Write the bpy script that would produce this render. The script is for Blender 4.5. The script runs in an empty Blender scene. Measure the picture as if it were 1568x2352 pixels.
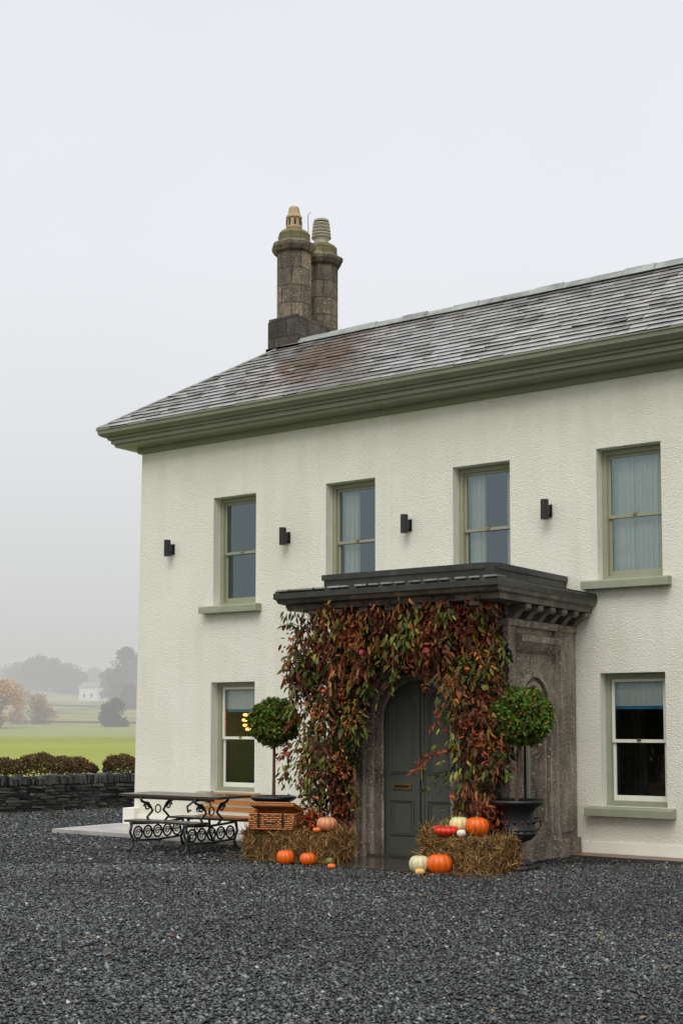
import bpy, math, random
import numpy as np
from mathutils import Vector
rnd=random.Random(7); rng=np.random.default_rng(11)
S=bpy.context.scene; COL=bpy.context.collection
# ---------------------------------------------------------------- materials
def newmat(name):
    m=bpy.data.materials.new(name); m.use_nodes=True
    nt=m.node_tree; b=nt.nodes['Principled BSDF']; return m,nt,b
def N(nt,t,**k):
    n=nt.nodes.new(t)
    for a,v in k.items():
        if a.startswith('i_'): n.inputs[a[2:].replace('_',' ')].default_value=v
        else: setattr(n,a,v)
    return n
def L(nt,a,b): nt.links.new(a,b)
def ramp(nt,stops):
    r=N(nt,'ShaderNodeValToRGB'); e=r.color_ramp.elements
    while len(e)<len(stops): e.new(.5)
    for el,(p,c) in zip(e,stops): el.position=p; el.color=(*c,1) if len(c)==3 else c
    return r
def noise_mat(name,stops,scale=5,detail=6,rough=.7,bump=0,bscale=None,bdist=.01,spec=.5,stretch=None,rr=None):
    m,nt,b=newmat(name)
    g=N(nt,'ShaderNodeNewGeometry'); mp=N(nt,'ShaderNodeMapping')
    if stretch: mp.inputs['Scale'].default_value=stretch
    L(nt,g.outputs['Position'],mp.inputs[0])
    n=N(nt,'ShaderNodeTexNoise',i_Scale=scale,i_Detail=detail,i_Roughness=.62); L(nt,mp.outputs[0],n.inputs['Vector'])
    r=ramp(nt,stops); L(nt,n.outputs[0],r.inputs[0]); L(nt,r.outputs[0],b.inputs['Base Color'])
    b.inputs['Roughness'].default_value=rough; b.inputs['Specular IOR Level'].default_value=spec
    if bump:
        n2=N(nt,'ShaderNodeTexNoise',i_Scale=bscale or scale*4,i_Detail=5); L(nt,g.outputs['Position'],n2.inputs['Vector'])
        bp=N(nt,'ShaderNodeBump',i_Strength=bump,i_Distance=bdist); L(nt,n2.outputs[0],bp.inputs['Height']); L(nt,bp.outputs[0],b.inputs['Normal'])
    return m
def attr_mat(name,rough=.6,spec=.4,bump=0,bscale=50,bdist=.005,trans=0):
    m,nt,b=newmat(name); a=N(nt,'ShaderNodeAttribute',attribute_name='Col')
    L(nt,a.outputs['Color'],b.inputs['Base Color']); b.inputs['Roughness'].default_value=rough; b.inputs['Specular IOR Level'].default_value=spec
    if bump:
        g=N(nt,'ShaderNodeNewGeometry'); n2=N(nt,'ShaderNodeTexNoise',i_Scale=bscale,i_Detail=4); L(nt,g.outputs['Position'],n2.inputs['Vector'])
        bp=N(nt,'ShaderNodeBump',i_Strength=bump,i_Distance=bdist); L(nt,n2.outputs[0],bp.inputs['Height']); L(nt,bp.outputs[0],b.inputs['Normal'])
    if trans:
        t=N(nt,'ShaderNodeBsdfTranslucent'); L(nt,a.outputs['Color'],t.inputs[0]); mx=N(nt,'ShaderNodeMixShader'); mx.inputs[0].default_value=trans
        L(nt,b.outputs[0],mx.inputs[1]); L(nt,t.outputs[0],mx.inputs[2]); L(nt,mx.outputs[0],nt.nodes['Material Output'].inputs[0])
    return m
def plain(name,c,rough=.5,spec=.5,metal=0,var=.15):
    return_m=noise_mat(name,[(.3,tuple(x*(1-var) for x in c)),(.7,tuple(min(1,x*(1+var)) for x in c))],scale=6,rough=rough,spec=spec)
    return_m.node_tree.nodes['Principled BSDF'].inputs['Metallic'].default_value=metal
    return return_m
def roughcast():
    m,nt,b=newmat('roughcast_render'); g=N(nt,'ShaderNodeNewGeometry')
    n=N(nt,'ShaderNodeTexNoise',i_Scale=.9,i_Detail=6,i_Roughness=.6); L(nt,g.outputs['Position'],n.inputs['Vector'])
    r=ramp(nt,[(.3,(.82,.805,.70)),(.65,(.88,.87,.775))]); L(nt,n.outputs[0],r.inputs[0])
    n3=N(nt,'ShaderNodeTexNoise',i_Scale=60,i_Detail=5,i_Roughness=.7); L(nt,g.outputs['Position'],n3.inputs['Vector'])
    r3=ramp(nt,[(.36,(.74,.74,.71)),(.5,(1,1,1))]); L(nt,n3.outputs[0],r3.inputs[0])
    mx=N(nt,'ShaderNodeMix',data_type='RGBA',blend_type='MULTIPLY'); mx.inputs[0].default_value=.65
    L(nt,r.outputs[0],mx.inputs[6]); L(nt,r3.outputs[0],mx.inputs[7])
    mp=N(nt,'ShaderNodeMapping'); mp.inputs['Scale'].default_value=(2.2,2.2,.25); L(nt,g.outputs['Position'],mp.inputs[0])
    n4=N(nt,'ShaderNodeTexNoise',i_Scale=1.5,i_Detail=6); L(nt,mp.outputs[0],n4.inputs['Vector'])
    r4=ramp(nt,[(.38,(.87,.87,.82)),(.55,(1,1,1))]); L(nt,n4.outputs[0],r4.inputs[0])
    m2=N(nt,'ShaderNodeMix',data_type='RGBA',blend_type='MULTIPLY'); m2.inputs[0].default_value=.35
    L(nt,mx.outputs[2],m2.inputs[6]); L(nt,r4.outputs[0],m2.inputs[7])
    sx=N(nt,'ShaderNodeSeparateXYZ'); L(nt,g.outputs['Position'],sx.inputs[0]); mr=N(nt,'ShaderNodeMapRange'); mr.inputs['From Min'].default_value=.1; mr.inputs['From Max'].default_value=1.0; mr.inputs['To Min'].default_value=.5; mr.inputs['To Max'].default_value=0; L(nt,sx.outputs[2],mr.inputs[0])
    mm=N(nt,'ShaderNodeMath',operation='MULTIPLY'); L(nt,mr.outputs[0],mm.inputs[0]); L(nt,n4.outputs[0],mm.inputs[1])
    m3=N(nt,'ShaderNodeMix',data_type='RGBA'); L(nt,mm.outputs[0],m3.inputs[0]); L(nt,m2.outputs[2],m3.inputs[6]); m3.inputs[7].default_value=(.5,.5,.4,1)
    L(nt,m3.outputs[2],b.inputs['Base Color'])
    b.inputs['Roughness'].default_value=.85; b.inputs['Specular IOR Level'].default_value=.25
    v=N(nt,'ShaderNodeTexVoronoi',i_Scale=66); L(nt,g.outputs['Position'],v.inputs['Vector'])
    ad=N(nt,'ShaderNodeMath',operation='SUBTRACT'); L(nt,n3.outputs[0],ad.inputs[0]); L(nt,v.outputs['Distance'],ad.inputs[1])
    bp=N(nt,'ShaderNodeBump',i_Strength=.9,i_Distance=.0085); L(nt,ad.outputs[0],bp.inputs['Height']); L(nt,bp.outputs[0],b.inputs['Normal'])
    return m
M_wall=roughcast()
M_smooth=noise_mat('smooth_render',[(.3,(.78,.77,.68)),(.7,(.85,.84,.76))],scale=3,rough=.8,bump=.3,bscale=40)
M_sage=noise_mat('sage_paint',[(.3,(.285,.295,.20)),(.7,(.325,.335,.23))],scale=2,rough=.45)
M_gut=noise_mat('gutter_paint',[(.3,(.19,.198,.135)),(.7,(.23,.238,.165))],scale=2,rough=.35)
M_cream=plain('cream_sash_paint',(.78,.78,.68),.45,var=.04)
M_sill=noise_mat('sill_paint',[(.3,(.27,.29,.20)),(.7,(.33,.345,.25))],scale=6,rough=.6,bump=.3)
M_black=plain('black_metal',(.012,.012,.012),.4)
M_iron=plain('cast_iron',(.012,.024,.02),.45)
M_urn=plain('urn_iron',(.009,.009,.011),.38)
M_brass=plain('brass',(.34,.24,.09),.45,metal=1)
M_door=plain('door_paint',(.070,.076,.063),.5,var=.06)
M_dark=plain('room_interior',(.05,.045,.036),.9)
M_curtain=plain('curtain_cloth',(.80,.81,.74),.9,var=.05)
M_blind=plain('blind_cloth',(.87,.87,.83),.9,var=.04); M_blue=plain('blue_trim',(.07,.30,.52),.8)
M_wood=noise_mat('bench_wood',[(.3,(.38,.15,.045)),(.7,(.6,.27,.085))],scale=4,stretch=(2,20,20),rough=.4)
M_tabletop=noise_mat('table_wood',[(.3,(.03,.022,.016)),(.7,(.075,.055,.04))],scale=4,stretch=(2,20,20),rough=.25)
M_seat=noise_mat('seat_wood',[(.3,(.02,.016,.013)),(.7,(.05,.038,.03))],scale=4,stretch=(2,20,20),rough=.3)
M_bark=noise_mat('bark',[(.3,(.06,.035,.02)),(.7,(.16,.09,.05))],scale=20,rough=.8,bump=.4)
M_lead=noise_mat('lead_ridge',[(.35,(.13,.125,.115)),(.5,(.24,.26,.24)),(.7,(.34,.37,.35))],scale=3,rough=.5)
M_leaf=attr_mat('leaves',.5,.25,trans=.2); M_dull=attr_mat('dull_foliage',.8,.2,trans=.15)
M_straw=attr_mat('straw',.6,.3); M_slate=attr_mat('slate',.2,.75,bump=.25,bscale=14,bdist=.01)
M_stonebits=attr_mat('gravel_pebble',.4,.5); M_drystone=attr_mat('dry_stone',.6,.4,bump=.5,bscale=25,bdist=.01)
M_pot=noise_mat('clay_pot',[(.3,(.35,.24,.13)),(.7,(.5,.38,.24))],scale=8,rough=.8)
M_pot2=noise_mat('pale_pot',[(.3,(.4,.37,.3)),(.7,(.55,.52,.44))],scale=8,rough=.8)
def stone(name,c0,c1,c2,joints=True,bw=.55,bh=.3,moss=False):
    m,nt,b=newmat(name); g=N(nt,'ShaderNodeNewGeometry'); sx=N(nt,'ShaderNodeSeparateXYZ'); L(nt,g.outputs['Position'],sx.inputs[0])
    n=N(nt,'ShaderNodeTexNoise',i_Scale=2.3,i_Detail=9,i_Roughness=.7); L(nt,g.outputs['Position'],n.inputs['Vector'])
    r=ramp(nt,[(.33,c0),(.5,c1),(.68,c2)]); L(nt,n.outputs[0],r.inputs[0]); cur=r.outputs[0]
    mp=N(nt,'ShaderNodeMapping'); mp.inputs['Scale'].default_value=(5,5,.6); L(nt,g.outputs['Position'],mp.inputs[0])
    n4=N(nt,'ShaderNodeTexNoise',i_Scale=1.6,i_Detail=7,i_Roughness=.7); L(nt,mp.outputs[0],n4.inputs['Vector'])
    r4=ramp(nt,[(.4,(.4,.39,.37)),(.58,(1,1,1))]); L(nt,n4.outputs[0],r4.inputs[0])
    m2=N(nt,'ShaderNodeMix',data_type='RGBA',blend_type='MULTIPLY'); m2.inputs[0].default_value=.75
    L(nt,cur,m2.inputs[6]); L(nt,r4.outputs[0],m2.inputs[7]); cur=m2.outputs[2]
    n5=N(nt,'ShaderNodeTexNoise',i_Scale=38,i_Detail=3); L(nt,g.outputs['Position'],n5.inputs['Vector'])
    r5=ramp(nt,[(.58,(0,0,0)),(.68,(1,1,1))]); L(nt,n5.outputs[0],r5.inputs[0])
    m5=N(nt,'ShaderNodeMix',data_type='RGBA'); L(nt,r5.outputs[0],m5.inputs[0]); L(nt,cur,m5.inputs[6]); m5.inputs[7].default_value=(*[min(1,x*1.4) for x in c2],1); cur=m5.outputs[2]
    if joints:
        # joint pattern runs round each face (x-y gives distinct faces on the octagon too)
        ad=N(nt,'ShaderNodeMath',operation='ADD'); L(nt,sx.outputs[0],ad.inputs[0]); L(nt,sx.outputs[1],ad.inputs[1])
        cb=N(nt,'ShaderNodeCombineXYZ'); L(nt,ad.outputs[0],cb.inputs[0]); L(nt,sx.outputs[2],cb.inputs[1])
        bk=N(nt,'ShaderNodeTexBrick',i_Scale=1,i_Mortar_Size=.009); bk.inputs['Brick Width'].default_value=bw; bk.inputs['Row Height'].default_value=bh
        bk.inputs['Color1'].default_value=(.55,.52,.5,1); bk.inputs['Color2'].default_value=(1.4,1.3,1.15,1); bk.inputs['Mortar'].default_value=(.3,.29,.27,1)
        L(nt,cb.outputs[0],bk.inputs['Vector'])
        m3=N(nt,'ShaderNodeMix',data_type='RGBA',blend_type='MULTIPLY'); m3.inputs[0].default_value=1; L(nt,cur,m3.inputs[6]); L(nt,bk.outputs[0],m3.inputs[7]); cur=m3.outputs[2]
    if moss:
        mm=N(nt,'ShaderNodeMath',operation='MULTIPLY'); L(nt,n.outputs[0],mm.inputs[0]); mr=N(nt,'ShaderNodeMapRange')
        mr.inputs['From Min'].default_value=9.35; mr.inputs['From Max'].default_value=9.6; L(nt,sx.outputs[2],mr.inputs[0]); L(nt,mr.outputs[0],mm.inputs[1])
        m6=N(nt,'ShaderNodeMix',data_type='RGBA'); L(nt,mm.outputs[0],m6.inputs[0]); L(nt,cur,m6.inputs[6]); m6.inputs[7].default_value=(.15,.15,.03,1); cur=m6.outputs[2]
    L(nt,cur,b.inputs['Base Color']); b.inputs['Roughness'].default_value=.75
    bp=N(nt,'ShaderNodeBump',i_Strength=.5,i_Distance=.02); L(nt,n.outputs[0],bp.inputs['Height']); L(nt,bp.outputs[0],b.inputs['Normal'])
    return m
M_chim=stone('chimney_stone',(.07,.06,.05),(.145,.125,.098),(.25,.215,.17),bw=.42,bh=.29,moss=True)
M_chimb=stone('chimney_base_stone',(.04,.037,.034),(.075,.067,.06),(.13,.115,.10),bw=.5,bh=.28)
M_porch=stone('porch_stone',(.12,.098,.075),(.25,.21,.165),(.40,.35,.29),joints=False)
M_porchd=noise_mat('wet_dark_stone',[(.3,(.014,.014,.013)),(.55,(.03,.029,.026)),(.75,(.07,.066,.058))],scale=4,detail=8,rough=.35,bump=.4,bscale=14)
M_cornice=noise_mat('cornice_stone',[(.3,(.035,.03,.024)),(.5,(.10,.086,.068)),(.72,(.22,.19,.15))],scale=3.5,detail=8,rough=.6,bump=.4,bscale=14)
M_paving=noise_mat('paving_stone',[(.3,(.26,.25,.23)),(.6,(.42,.40,.37))],scale=3,rough=.35,bump=.2)
M_wet=noise_mat('wet_stone',[(.3,(.03,.028,.025)),(.6,(.07,.062,.05))],scale=3,rough=.12,spec=.6,bump=.05,bscale=6)
def brickpath():
    m,nt,b=newmat('brick_edging'); g=N(nt,'ShaderNodeNewGeometry'); bk=N(nt,'ShaderNodeTexBrick',i_Scale=1,i_Mortar_Size=.006); bk.inputs['Brick Width'].default_value=.1; bk.inputs['Row Height'].default_value=.21; bk.offset=0
    bk.inputs['Color1'].default_value=(.26,.125,.07,1); bk.inputs['Color2'].default_value=(.16,.085,.055,1); bk.inputs['Mortar'].default_value=(.05,.045,.04,1)
    L(nt,g.outputs['Position'],bk.inputs[0]); L(nt,bk.outputs[0],b.inputs['Base Color']); b.inputs['Roughness'].default_value=.4; return m
M_brick=brickpath()
def gravelmat():
    m,nt,b=newmat('dark_gravel'); g=N(nt,'ShaderNodeNewGeometry')
    v=N(nt,'ShaderNodeTexVoronoi',i_Scale=62); L(nt,g.outputs['Position'],v.inputs['Vector'])
    s=N(nt,'ShaderNodeSeparateColor'); L(nt,v.outputs['Color'],s.inputs[0])
    r=ramp(nt,[(0,(.012,.013,.013)),(.55,(.032,.035,.035)),(.88,(.065,.07,.07)),(1,(.14,.14,.14))]); L(nt,s.outputs[0],r.inputs[0])
    n=N(nt,'ShaderNodeTexNoise',i_Scale=.7,i_Detail=5); L(nt,g.outputs['Position'],n.inputs['Vector']); r2=ramp(nt,[(.35,(.65,.65,.65)),(.65,(1.15,1.15,1.15))]); L(nt,n.outputs[0],r2.inputs[0])
    mx=N(nt,'ShaderNodeMix',data_type='RGBA',blend_type='MULTIPLY'); mx.inputs[0].default_value=1; L(nt,r.outputs[0],mx.inputs[6]); L(nt,r2.outputs[0],mx.inputs[7])
    L(nt,mx.outputs[2],b.inputs['Base Color']); b.inputs['Roughness'].default_value=.8; b.inputs['Specular IOR Level'].default_value=.12
    bp=N(nt,'ShaderNodeBump',i_Strength=1,i_Distance=.02); bp.invert=True; L(nt,v.outputs['Distance'],bp.inputs['Height']); L(nt,bp.outputs[0],b.inputs['Normal']); return m
M_gravel=gravelmat()
def grassmat():
    m,nt,b=newmat('grass'); g=N(nt,'ShaderNodeNewGeometry')
    n=N(nt,'ShaderNodeTexNoise',i_Scale=.03,i_Detail=8,i_Roughness=.65); L(nt,g.outputs['Position'],n.inputs['Vector'])
    r=ramp(nt,[(.35,(.19,.23,.05)),(.5,(.25,.285,.065)),(.68,(.29,.30,.10))]); L(nt,n.outputs[0],r.inputs[0])
    sx=N(nt,'ShaderNodeSeparateXYZ'); L(nt,g.outputs['Position'],sx.inputs[0]); mr=N(nt,'ShaderNodeMapRange'); mr.inputs['From Min'].default_value=1.1; mr.inputs['From Max'].default_value=1.6; L(nt,sx.outputs[2],mr.inputs[0])
    n2=N(nt,'ShaderNodeTexNoise',i_Scale=.05,i_Detail=8,i_Roughness=.7); L(nt,g.outputs['Position'],n2.inputs['Vector'])
    r2=ramp(nt,[(.38,(.09,.10,.025)),(.48,(.22,.22,.055)),(.62,(.34,.30,.10))]); L(nt,n2.outputs[0],r2.inputs[0])
    mx=N(nt,'ShaderNodeMix',data_type='RGBA'); L(nt,mr.outputs[0],mx.inputs[0]); L(nt,r.outputs[0],mx.inputs[6]); L(nt,r2.outputs[0],mx.inputs[7])
    L(nt,mx.outputs[2],b.inputs['Base Color']); b.inputs['Roughness'].default_value=.9; b.inputs['Specular IOR Level'].default_value=.1
    n3=N(nt,'ShaderNodeTexNoise',i_Scale=9,i_Detail=5); L(nt,g.outputs['Position'],n3.inputs['Vector']); bp=N(nt,'ShaderNodeBump',i_Strength=.6,i_Distance=.06); L(nt,n3.outputs[0],bp.inputs['Height']); L(nt,bp.outputs[0],b.inputs['Normal'])
    return m
M_grass=grassmat()
def glass(name,fac,tint=(.7,.86,.9)):
    m,nt,b=newmat(name); nt.nodes.remove(b); t=N(nt,'ShaderNodeBsdfTransparent'); t.inputs[0].default_value=(.86,.92,.91,1)
    gl=N(nt,'ShaderNodeBsdfGlossy'); gl.inputs['Roughness'].default_value=.02; gl.inputs[0].default_value=(*tint,1)
    mx=N(nt,'ShaderNodeMixShader'); fr=N(nt,'ShaderNodeFresnel',i_IOR=1.5); ad=N(nt,'ShaderNodeMath',operation='ADD'); ad.inputs[1].default_value=fac; L(nt,fr.outputs[0],ad.inputs[0])
    g=N(nt,'ShaderNodeNewGeometry'); n2=N(nt,'ShaderNodeTexNoise',i_Scale=2.5,i_Detail=1); L(nt,g.outputs['Position'],n2.inputs['Vector']); bp=N(nt,'ShaderNodeBump',i_Strength=.15,i_Distance=.02); L(nt,n2.outputs[0],bp.inputs['Height']); L(nt,bp.outputs[0],gl.inputs['Normal'])
    L(nt,ad.outputs[0],mx.inputs[0]); L(nt,t.outputs[0],mx.inputs[1]); L(nt,gl.outputs[0],mx.inputs[2]); L(nt,mx.outputs[0],nt.nodes['Material Output'].inputs[0]); return m
M_glassU=glass('upper_glass',.13); M_glassL=glass('lower_glass',.03)
def emis(name,c,s):
    m,nt,b=newmat(name); b.inputs['Emission Color'].default_value=(*c,1); b.inputs['Emission Strength'].default_value=s; b.inputs['Base Color'].default_value=(*c,1); return m
M_lamp=emis('lamp_glow',(1,.40,.10),4)
# ---------------------------------------------------------------- mesh builder
def empty(name,loc=(0,0,0)):
    e=bpy.data.objects.new(name,None); e.location=loc; COL.objects.link(e); return e
def raw(name,V,F,mats,mi=None,parent=None,smooth=False,col=None):
    me=bpy.data.meshes.new(name)
    V=np.asarray(V,dtype=np.float32)
    if isinstance(F,np.ndarray):
        k=F.shape[1]; me.vertices.add(len(V)); me.vertices.foreach_set('co',V.ravel()); me.loops.add(F.size); me.loops.foreach_set('vertex_index',F.ravel().astype(np.int32))
        me.polygons.add(len(F)); me.polygons.foreach_set('loop_start',np.arange(0,F.size,k,dtype=np.int32)); me.polygons.foreach_set('loop_total',np.full(len(F),k,dtype=np.int32)); me.update(calc_edges=True)
    else: me.from_pydata([tuple(v) for v in V.tolist()],[],F); me.update()
    for m in (mats if isinstance(mats,(list,tuple)) else [mats]): me.materials.append(m)
    if mi is not None: me.polygons.foreach_set('material_index',np.asarray(mi,dtype=np.int32))
    if smooth: me.polygons.foreach_set('use_smooth',np.ones(len(me.polygons),dtype=bool))
    if col is not None:
        a=me.color_attributes.new('Col','FLOAT_COLOR','POINT'); c=np.ones((len(V),4),dtype=np.float32); c[:,:3]=col; a.data.foreach_set('color',c.ravel())
    me.update(); o=bpy.data.objects.new(name,me); COL.objects.link(o)
    if parent: o.parent=parent
    return o
class MB:
    def __init__(s): s.v=[];s.f=[];s.m=[];s.c=[];s.cc=(1,1,1)
    def add(s,vs,fs,m=0):
        b=len(s.v); s.v+= [tuple(v) for v in vs]; s.c+=[s.cc]*len(vs)
        for f in fs: s.f.append(tuple(b+i for i in f)); s.m.append(m)
    def box(s,x0,x1,y0,y1,z0,z1,m=0):
        s.add([(x0,y0,z0),(x1,y0,z0),(x1,y1,z0),(x0,y1,z0),(x0,y0,z1),(x1,y0,z1),(x1,y1,z1),(x0,y1,z1)],
              [(0,3,2,1),(4,5,6,7),(0,1,5,4),(1,2,6,5),(2,3,7,6),(3,0,4,7)],m)
    def obox(s,c,ax,h,m=0,jit=0):
        c=np.array(c,float);A=[np.array(a,float)*k for a,k in zip(ax,h)];vs=[]
        for k in ((-1,-1,-1),(1,-1,-1),(1,1,-1),(-1,1,-1),(-1,-1,1),(1,-1,1),(1,1,1),(-1,1,1)):
            p=c+A[0]*k[0]+A[1]*k[1]+A[2]*k[2]
            if jit: p=p+rng.normal(0,jit,3)
            vs.append(p)
        s.add(vs,[(0,3,2,1),(4,5,6,7),(0,1,5,4),(1,2,6,5),(2,3,7,6),(3,0,4,7)],m)
    def tube(s,pts,r,m=0,n=7,close=False):
        pts=[np.array(p,float) for p in pts];k=len(pts);rs=r if isinstance(r,(list,tuple)) else [r]*k;vs=[]
        for i,p in enumerate(pts):
            a=pts[(i-1)%k] if (close or i>0) else p; b=pts[(i+1)%k] if (close or i<k-1) else p
            t=b-a; t/= (np.linalg.norm(t)+1e-9); ref=np.array([0,0,1.]) if abs(t[2])<.9 else np.array([1.,0,0])
            if abs(t[0])<.05 : ref=np.array([1.,0,0])
            u=np.cross(t,ref);u/=np.linalg.norm(u)+1e-9;w=np.cross(t,u)
            for j in range(n):
                q=2*math.pi*j/n; vs.append(p+rs[i]*(math.cos(q)*u+math.sin(q)*w))
        fs=[]
        for i in range(k if close else k-1):
            for j in range(n):
                a=i*n+j;b=i*n+(j+1)%n;c=((i+1)%k)*n+(j+1)%n;d=((i+1)%k)*n+j; fs.append((a,b,c,d))
        if not close: fs.append(tuple(range(n))[::-1]); fs.append(tuple((k-1)*n+j for j in range(n)))
        s.add(vs,fs,m)
    def lathe(s,prof,c,m=0,n=24,flute=0,nf=16,rot=0):
        vs=[];fs=[]
        for r,z in prof:
            for j in range(n):
                q=2*math.pi*j/n+rot; rr=r*(1+flute*math.cos(nf*q)); vs.append((c[0]+rr*math.cos(q),c[1]+rr*math.sin(q),c[2]+z))
        for i in range(len(prof)-1):
            for j in range(n): fs.append((i*n+j,i*n+(j+1)%n,(i+1)*n+(j+1)%n,(i+1)*n+j))
        fs.append(tuple(range(n))[::-1]); fs.append(tuple((len(prof)-1)*n+j for j in range(n)))
        s.add(vs,fs,m)
    def prism(s,poly,mp,d0,d1,m=0):
        n=len(poly);vs=[mp(u,v,d0) for u,v in poly]+[mp(u,v,d1) for u,v in poly]
        s.add(vs,[tuple(range(n)),tuple(range(2*n-1,n-1,-1))]+[(i,(i+n),(i+1)%n+n,(i+1)%n) for i in range(n)],m)
    def build(s,name,mats,parent=None,smooth=False,col=False):
        o=raw(name,s.v,s.f,mats,s.m,parent,smooth,np.array(s.c) if col else None)
        import bmesh
        bm=bmesh.new();bm.from_mesh(o.data);bmesh.ops.recalc_face_normals(bm,faces=bm.faces);bm.to_mesh(o.data);bm.free();return o
def unit(a): return a/(np.linalg.norm(a,axis=-1,keepdims=True)+1e-9)
def leaves(name,C,D,Nn,Ln,W,col,mat,parent=None,fold=.25):
    C=np.asarray(C);n=len(C);D=unit(D);Sd=unit(np.cross(D,Nn));U=np.cross(Sd,D);Ln=np.broadcast_to(Ln,(n,))[:,None];W=np.broadcast_to(W,(n,))[:,None]
    pts=[C,C+D*Ln*.3-Sd*W*.5+U*W*fold,C+D*Ln*.68-Sd*W*.42+U*W*fold*.6-U*Ln*.04,C+D*Ln-U*Ln*.12,C+D*Ln*.68+Sd*W*.42+U*W*fold*.6-U*Ln*.04,C+D*Ln*.3+Sd*W*.5+U*W*fold]
    V=np.stack(pts,1).reshape(-1,3);b=np.arange(n)[:,None]*6
    F=np.concatenate([b+np.array([[0,1,2,3]]),b+np.array([[0,3,4,5]])],1).reshape(-1,4)
    return raw(name,V,F,mat,None,parent,False,np.repeat(col,6,axis=0))
def pick(cols,n,p=None,var=.25):
    cols=np.array(cols);i=rng.choice(len(cols),n,p=p);return np.clip(cols[i]*(1+rng.normal(0,var,(n,1))),.003,1)
# ---------------------------------------------------------------- house
XW,XE=-14.46,1.5; YB=3.24; ZE=5.93; RX0=-12.845; RX1=XE+.513-2.133; RY=1.62; RZ=7.723
house=empty('country_house')
UP=[(-12.97,-12.15),(-10.88,-10.04),(-8.80,-7.95),(-6.745,-5.91),(-4.64,-3.81),(-2.55,-1.72),(-.45,.38)]
LO=[(-13.0,-12.16),(-6.735,-5.90),(-4.63,-3.80),(-2.54,-1.71),(-.45,.38)]
ops=[(a,b,3.37,5.01) for a,b in UP]+[(a,b,.605,2.222) for a,b in LO]+[(-9.0,-7.5,0,2.4)]
mb=MB()
xs=sorted({XW,XE}|{o[0] for o in ops}|{o[1] for o in ops}); zs=sorted({0,ZE}|{o[2] for o in ops}|{o[3] for o in ops})
def bx(x,z): return x-.1*(1-z/ZE) if abs(x-XW)<1e-6 else x
for i in range(len(xs)-1):
    for j in range(len(zs)-1):
        cx,cz=(xs[i]+xs[i+1])/2,(zs[j]+zs[j+1])/2
        if any(o[0]<cx<o[1] and o[2]<cz<o[3] for o in ops): continue
        a,b,c,d=xs[i],xs[i+1],zs[j],zs[j+1]
        mb.add([(bx(a,c),0,c),(bx(b,c),0,c),(bx(b,d),0,d),(bx(a,d),0,d)],[(0,1,2,3)])
RV=.24
for a,b,c,d in ops[:-1]:
    t=RV
    mb.add([(a,0,c),(a,0,d),(a,t,d),(a,t,c)],[(0,1,2,3)],1); mb.add([(b,0,c),(b,0,d),(b,t,d),(b,t,c)],[(0,1,2,3)],1)
    mb.add([(a,0,d),(b,0,d),(b,t,d),(a,t,d)],[(0,1,2,3)],1); mb.add([(a,0,c),(b,0,c),(b,t,c),(a,t,c)],[(0,1,2,3)],1)
mb.add([(XW-.1,0,0),(XW,0,ZE),(XW,YB,ZE),(XW-.1,YB,0)],[(0,1,2,3)]); mb.add([(XE,0,0),(XE,0,ZE),(XE,YB,ZE),(XE,YB,0)],[(0,1,2,3)])
mb.add([(XW-.1,YB,0),(XW,YB,ZE),(XE,YB,ZE),(XE,YB,0)],[(0,1,2,3)])
raw('walls',mb.v,mb.f,[M_wall,M_smooth],mb.m,house)
mb=MB(); mb.tube([(-9.77,-.006,3.45),(-9.775,-.006,4.4),(-9.77,-.006,5.88)],.0045,0,5); mb.build('cable',[M_smooth],house)
mb=MB(); mb.box(XW-.13,-9.6,-.035,-.001,0,.2); mb.box(-6.98,XE+.03,-.035,-.001,0,.17); mb.box(XW-.22,XW+.02,-.12,.5,.0,.3); mb.box(XW-.2,XW-.101,.5,YB+.03,0,.2)
mb.build('plinth',[M_smooth],house)
prof=[(.001,5.86),(.05,5.86),(.06,5.93),(.30,5.95),(.31,5.99),(.345,6.0),(.35,6.055),(.385,6.06),(.39,6.10),(.42,6.105)]
gut=[(.425,6.10),(.46,6.115),(.495,6.15),(.50,6.2),(.515,6.205),(.515,6.236),(.49,6.236),(.47,6.17),(.42,6.15)]
def sweep(profile,m,mbx,rect=(XW,XE,0,YB)):
    for (o0,z0),(o1,z1) in zip(profile[:-1],profile[1:]):
        def R(o,z): a,b,c,d=rect; return [(a-o,c-o,z),(b+o,c-o,z),(b+o,d+o,z),(a-o,d+o,z)]
        A=R(o0,z0);B=R(o1,z1)
        for k in range(4): mbx.add([A[k],A[(k+1)%4],B[(k+1)%4],B[k]],[(0,1,2,3)],m)
mb=MB(); sweep(prof,0,mb); sweep(gut,0,mb); raw('eaves_gutter',mb.v,mb.f,[M_gut],mb.m,house)
mb=MB(); mb.tube([(-9.95,-.52,6.24),(-9.96,-.527,6.15),(-9.93,-.47,6.06),(-9.9,-.40,6.0),(-9.78,-.2,5.93),(-9.77,-.01,5.88)],.004,0,5); mb.build('eaves_cable',[M_gut],house)
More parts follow.
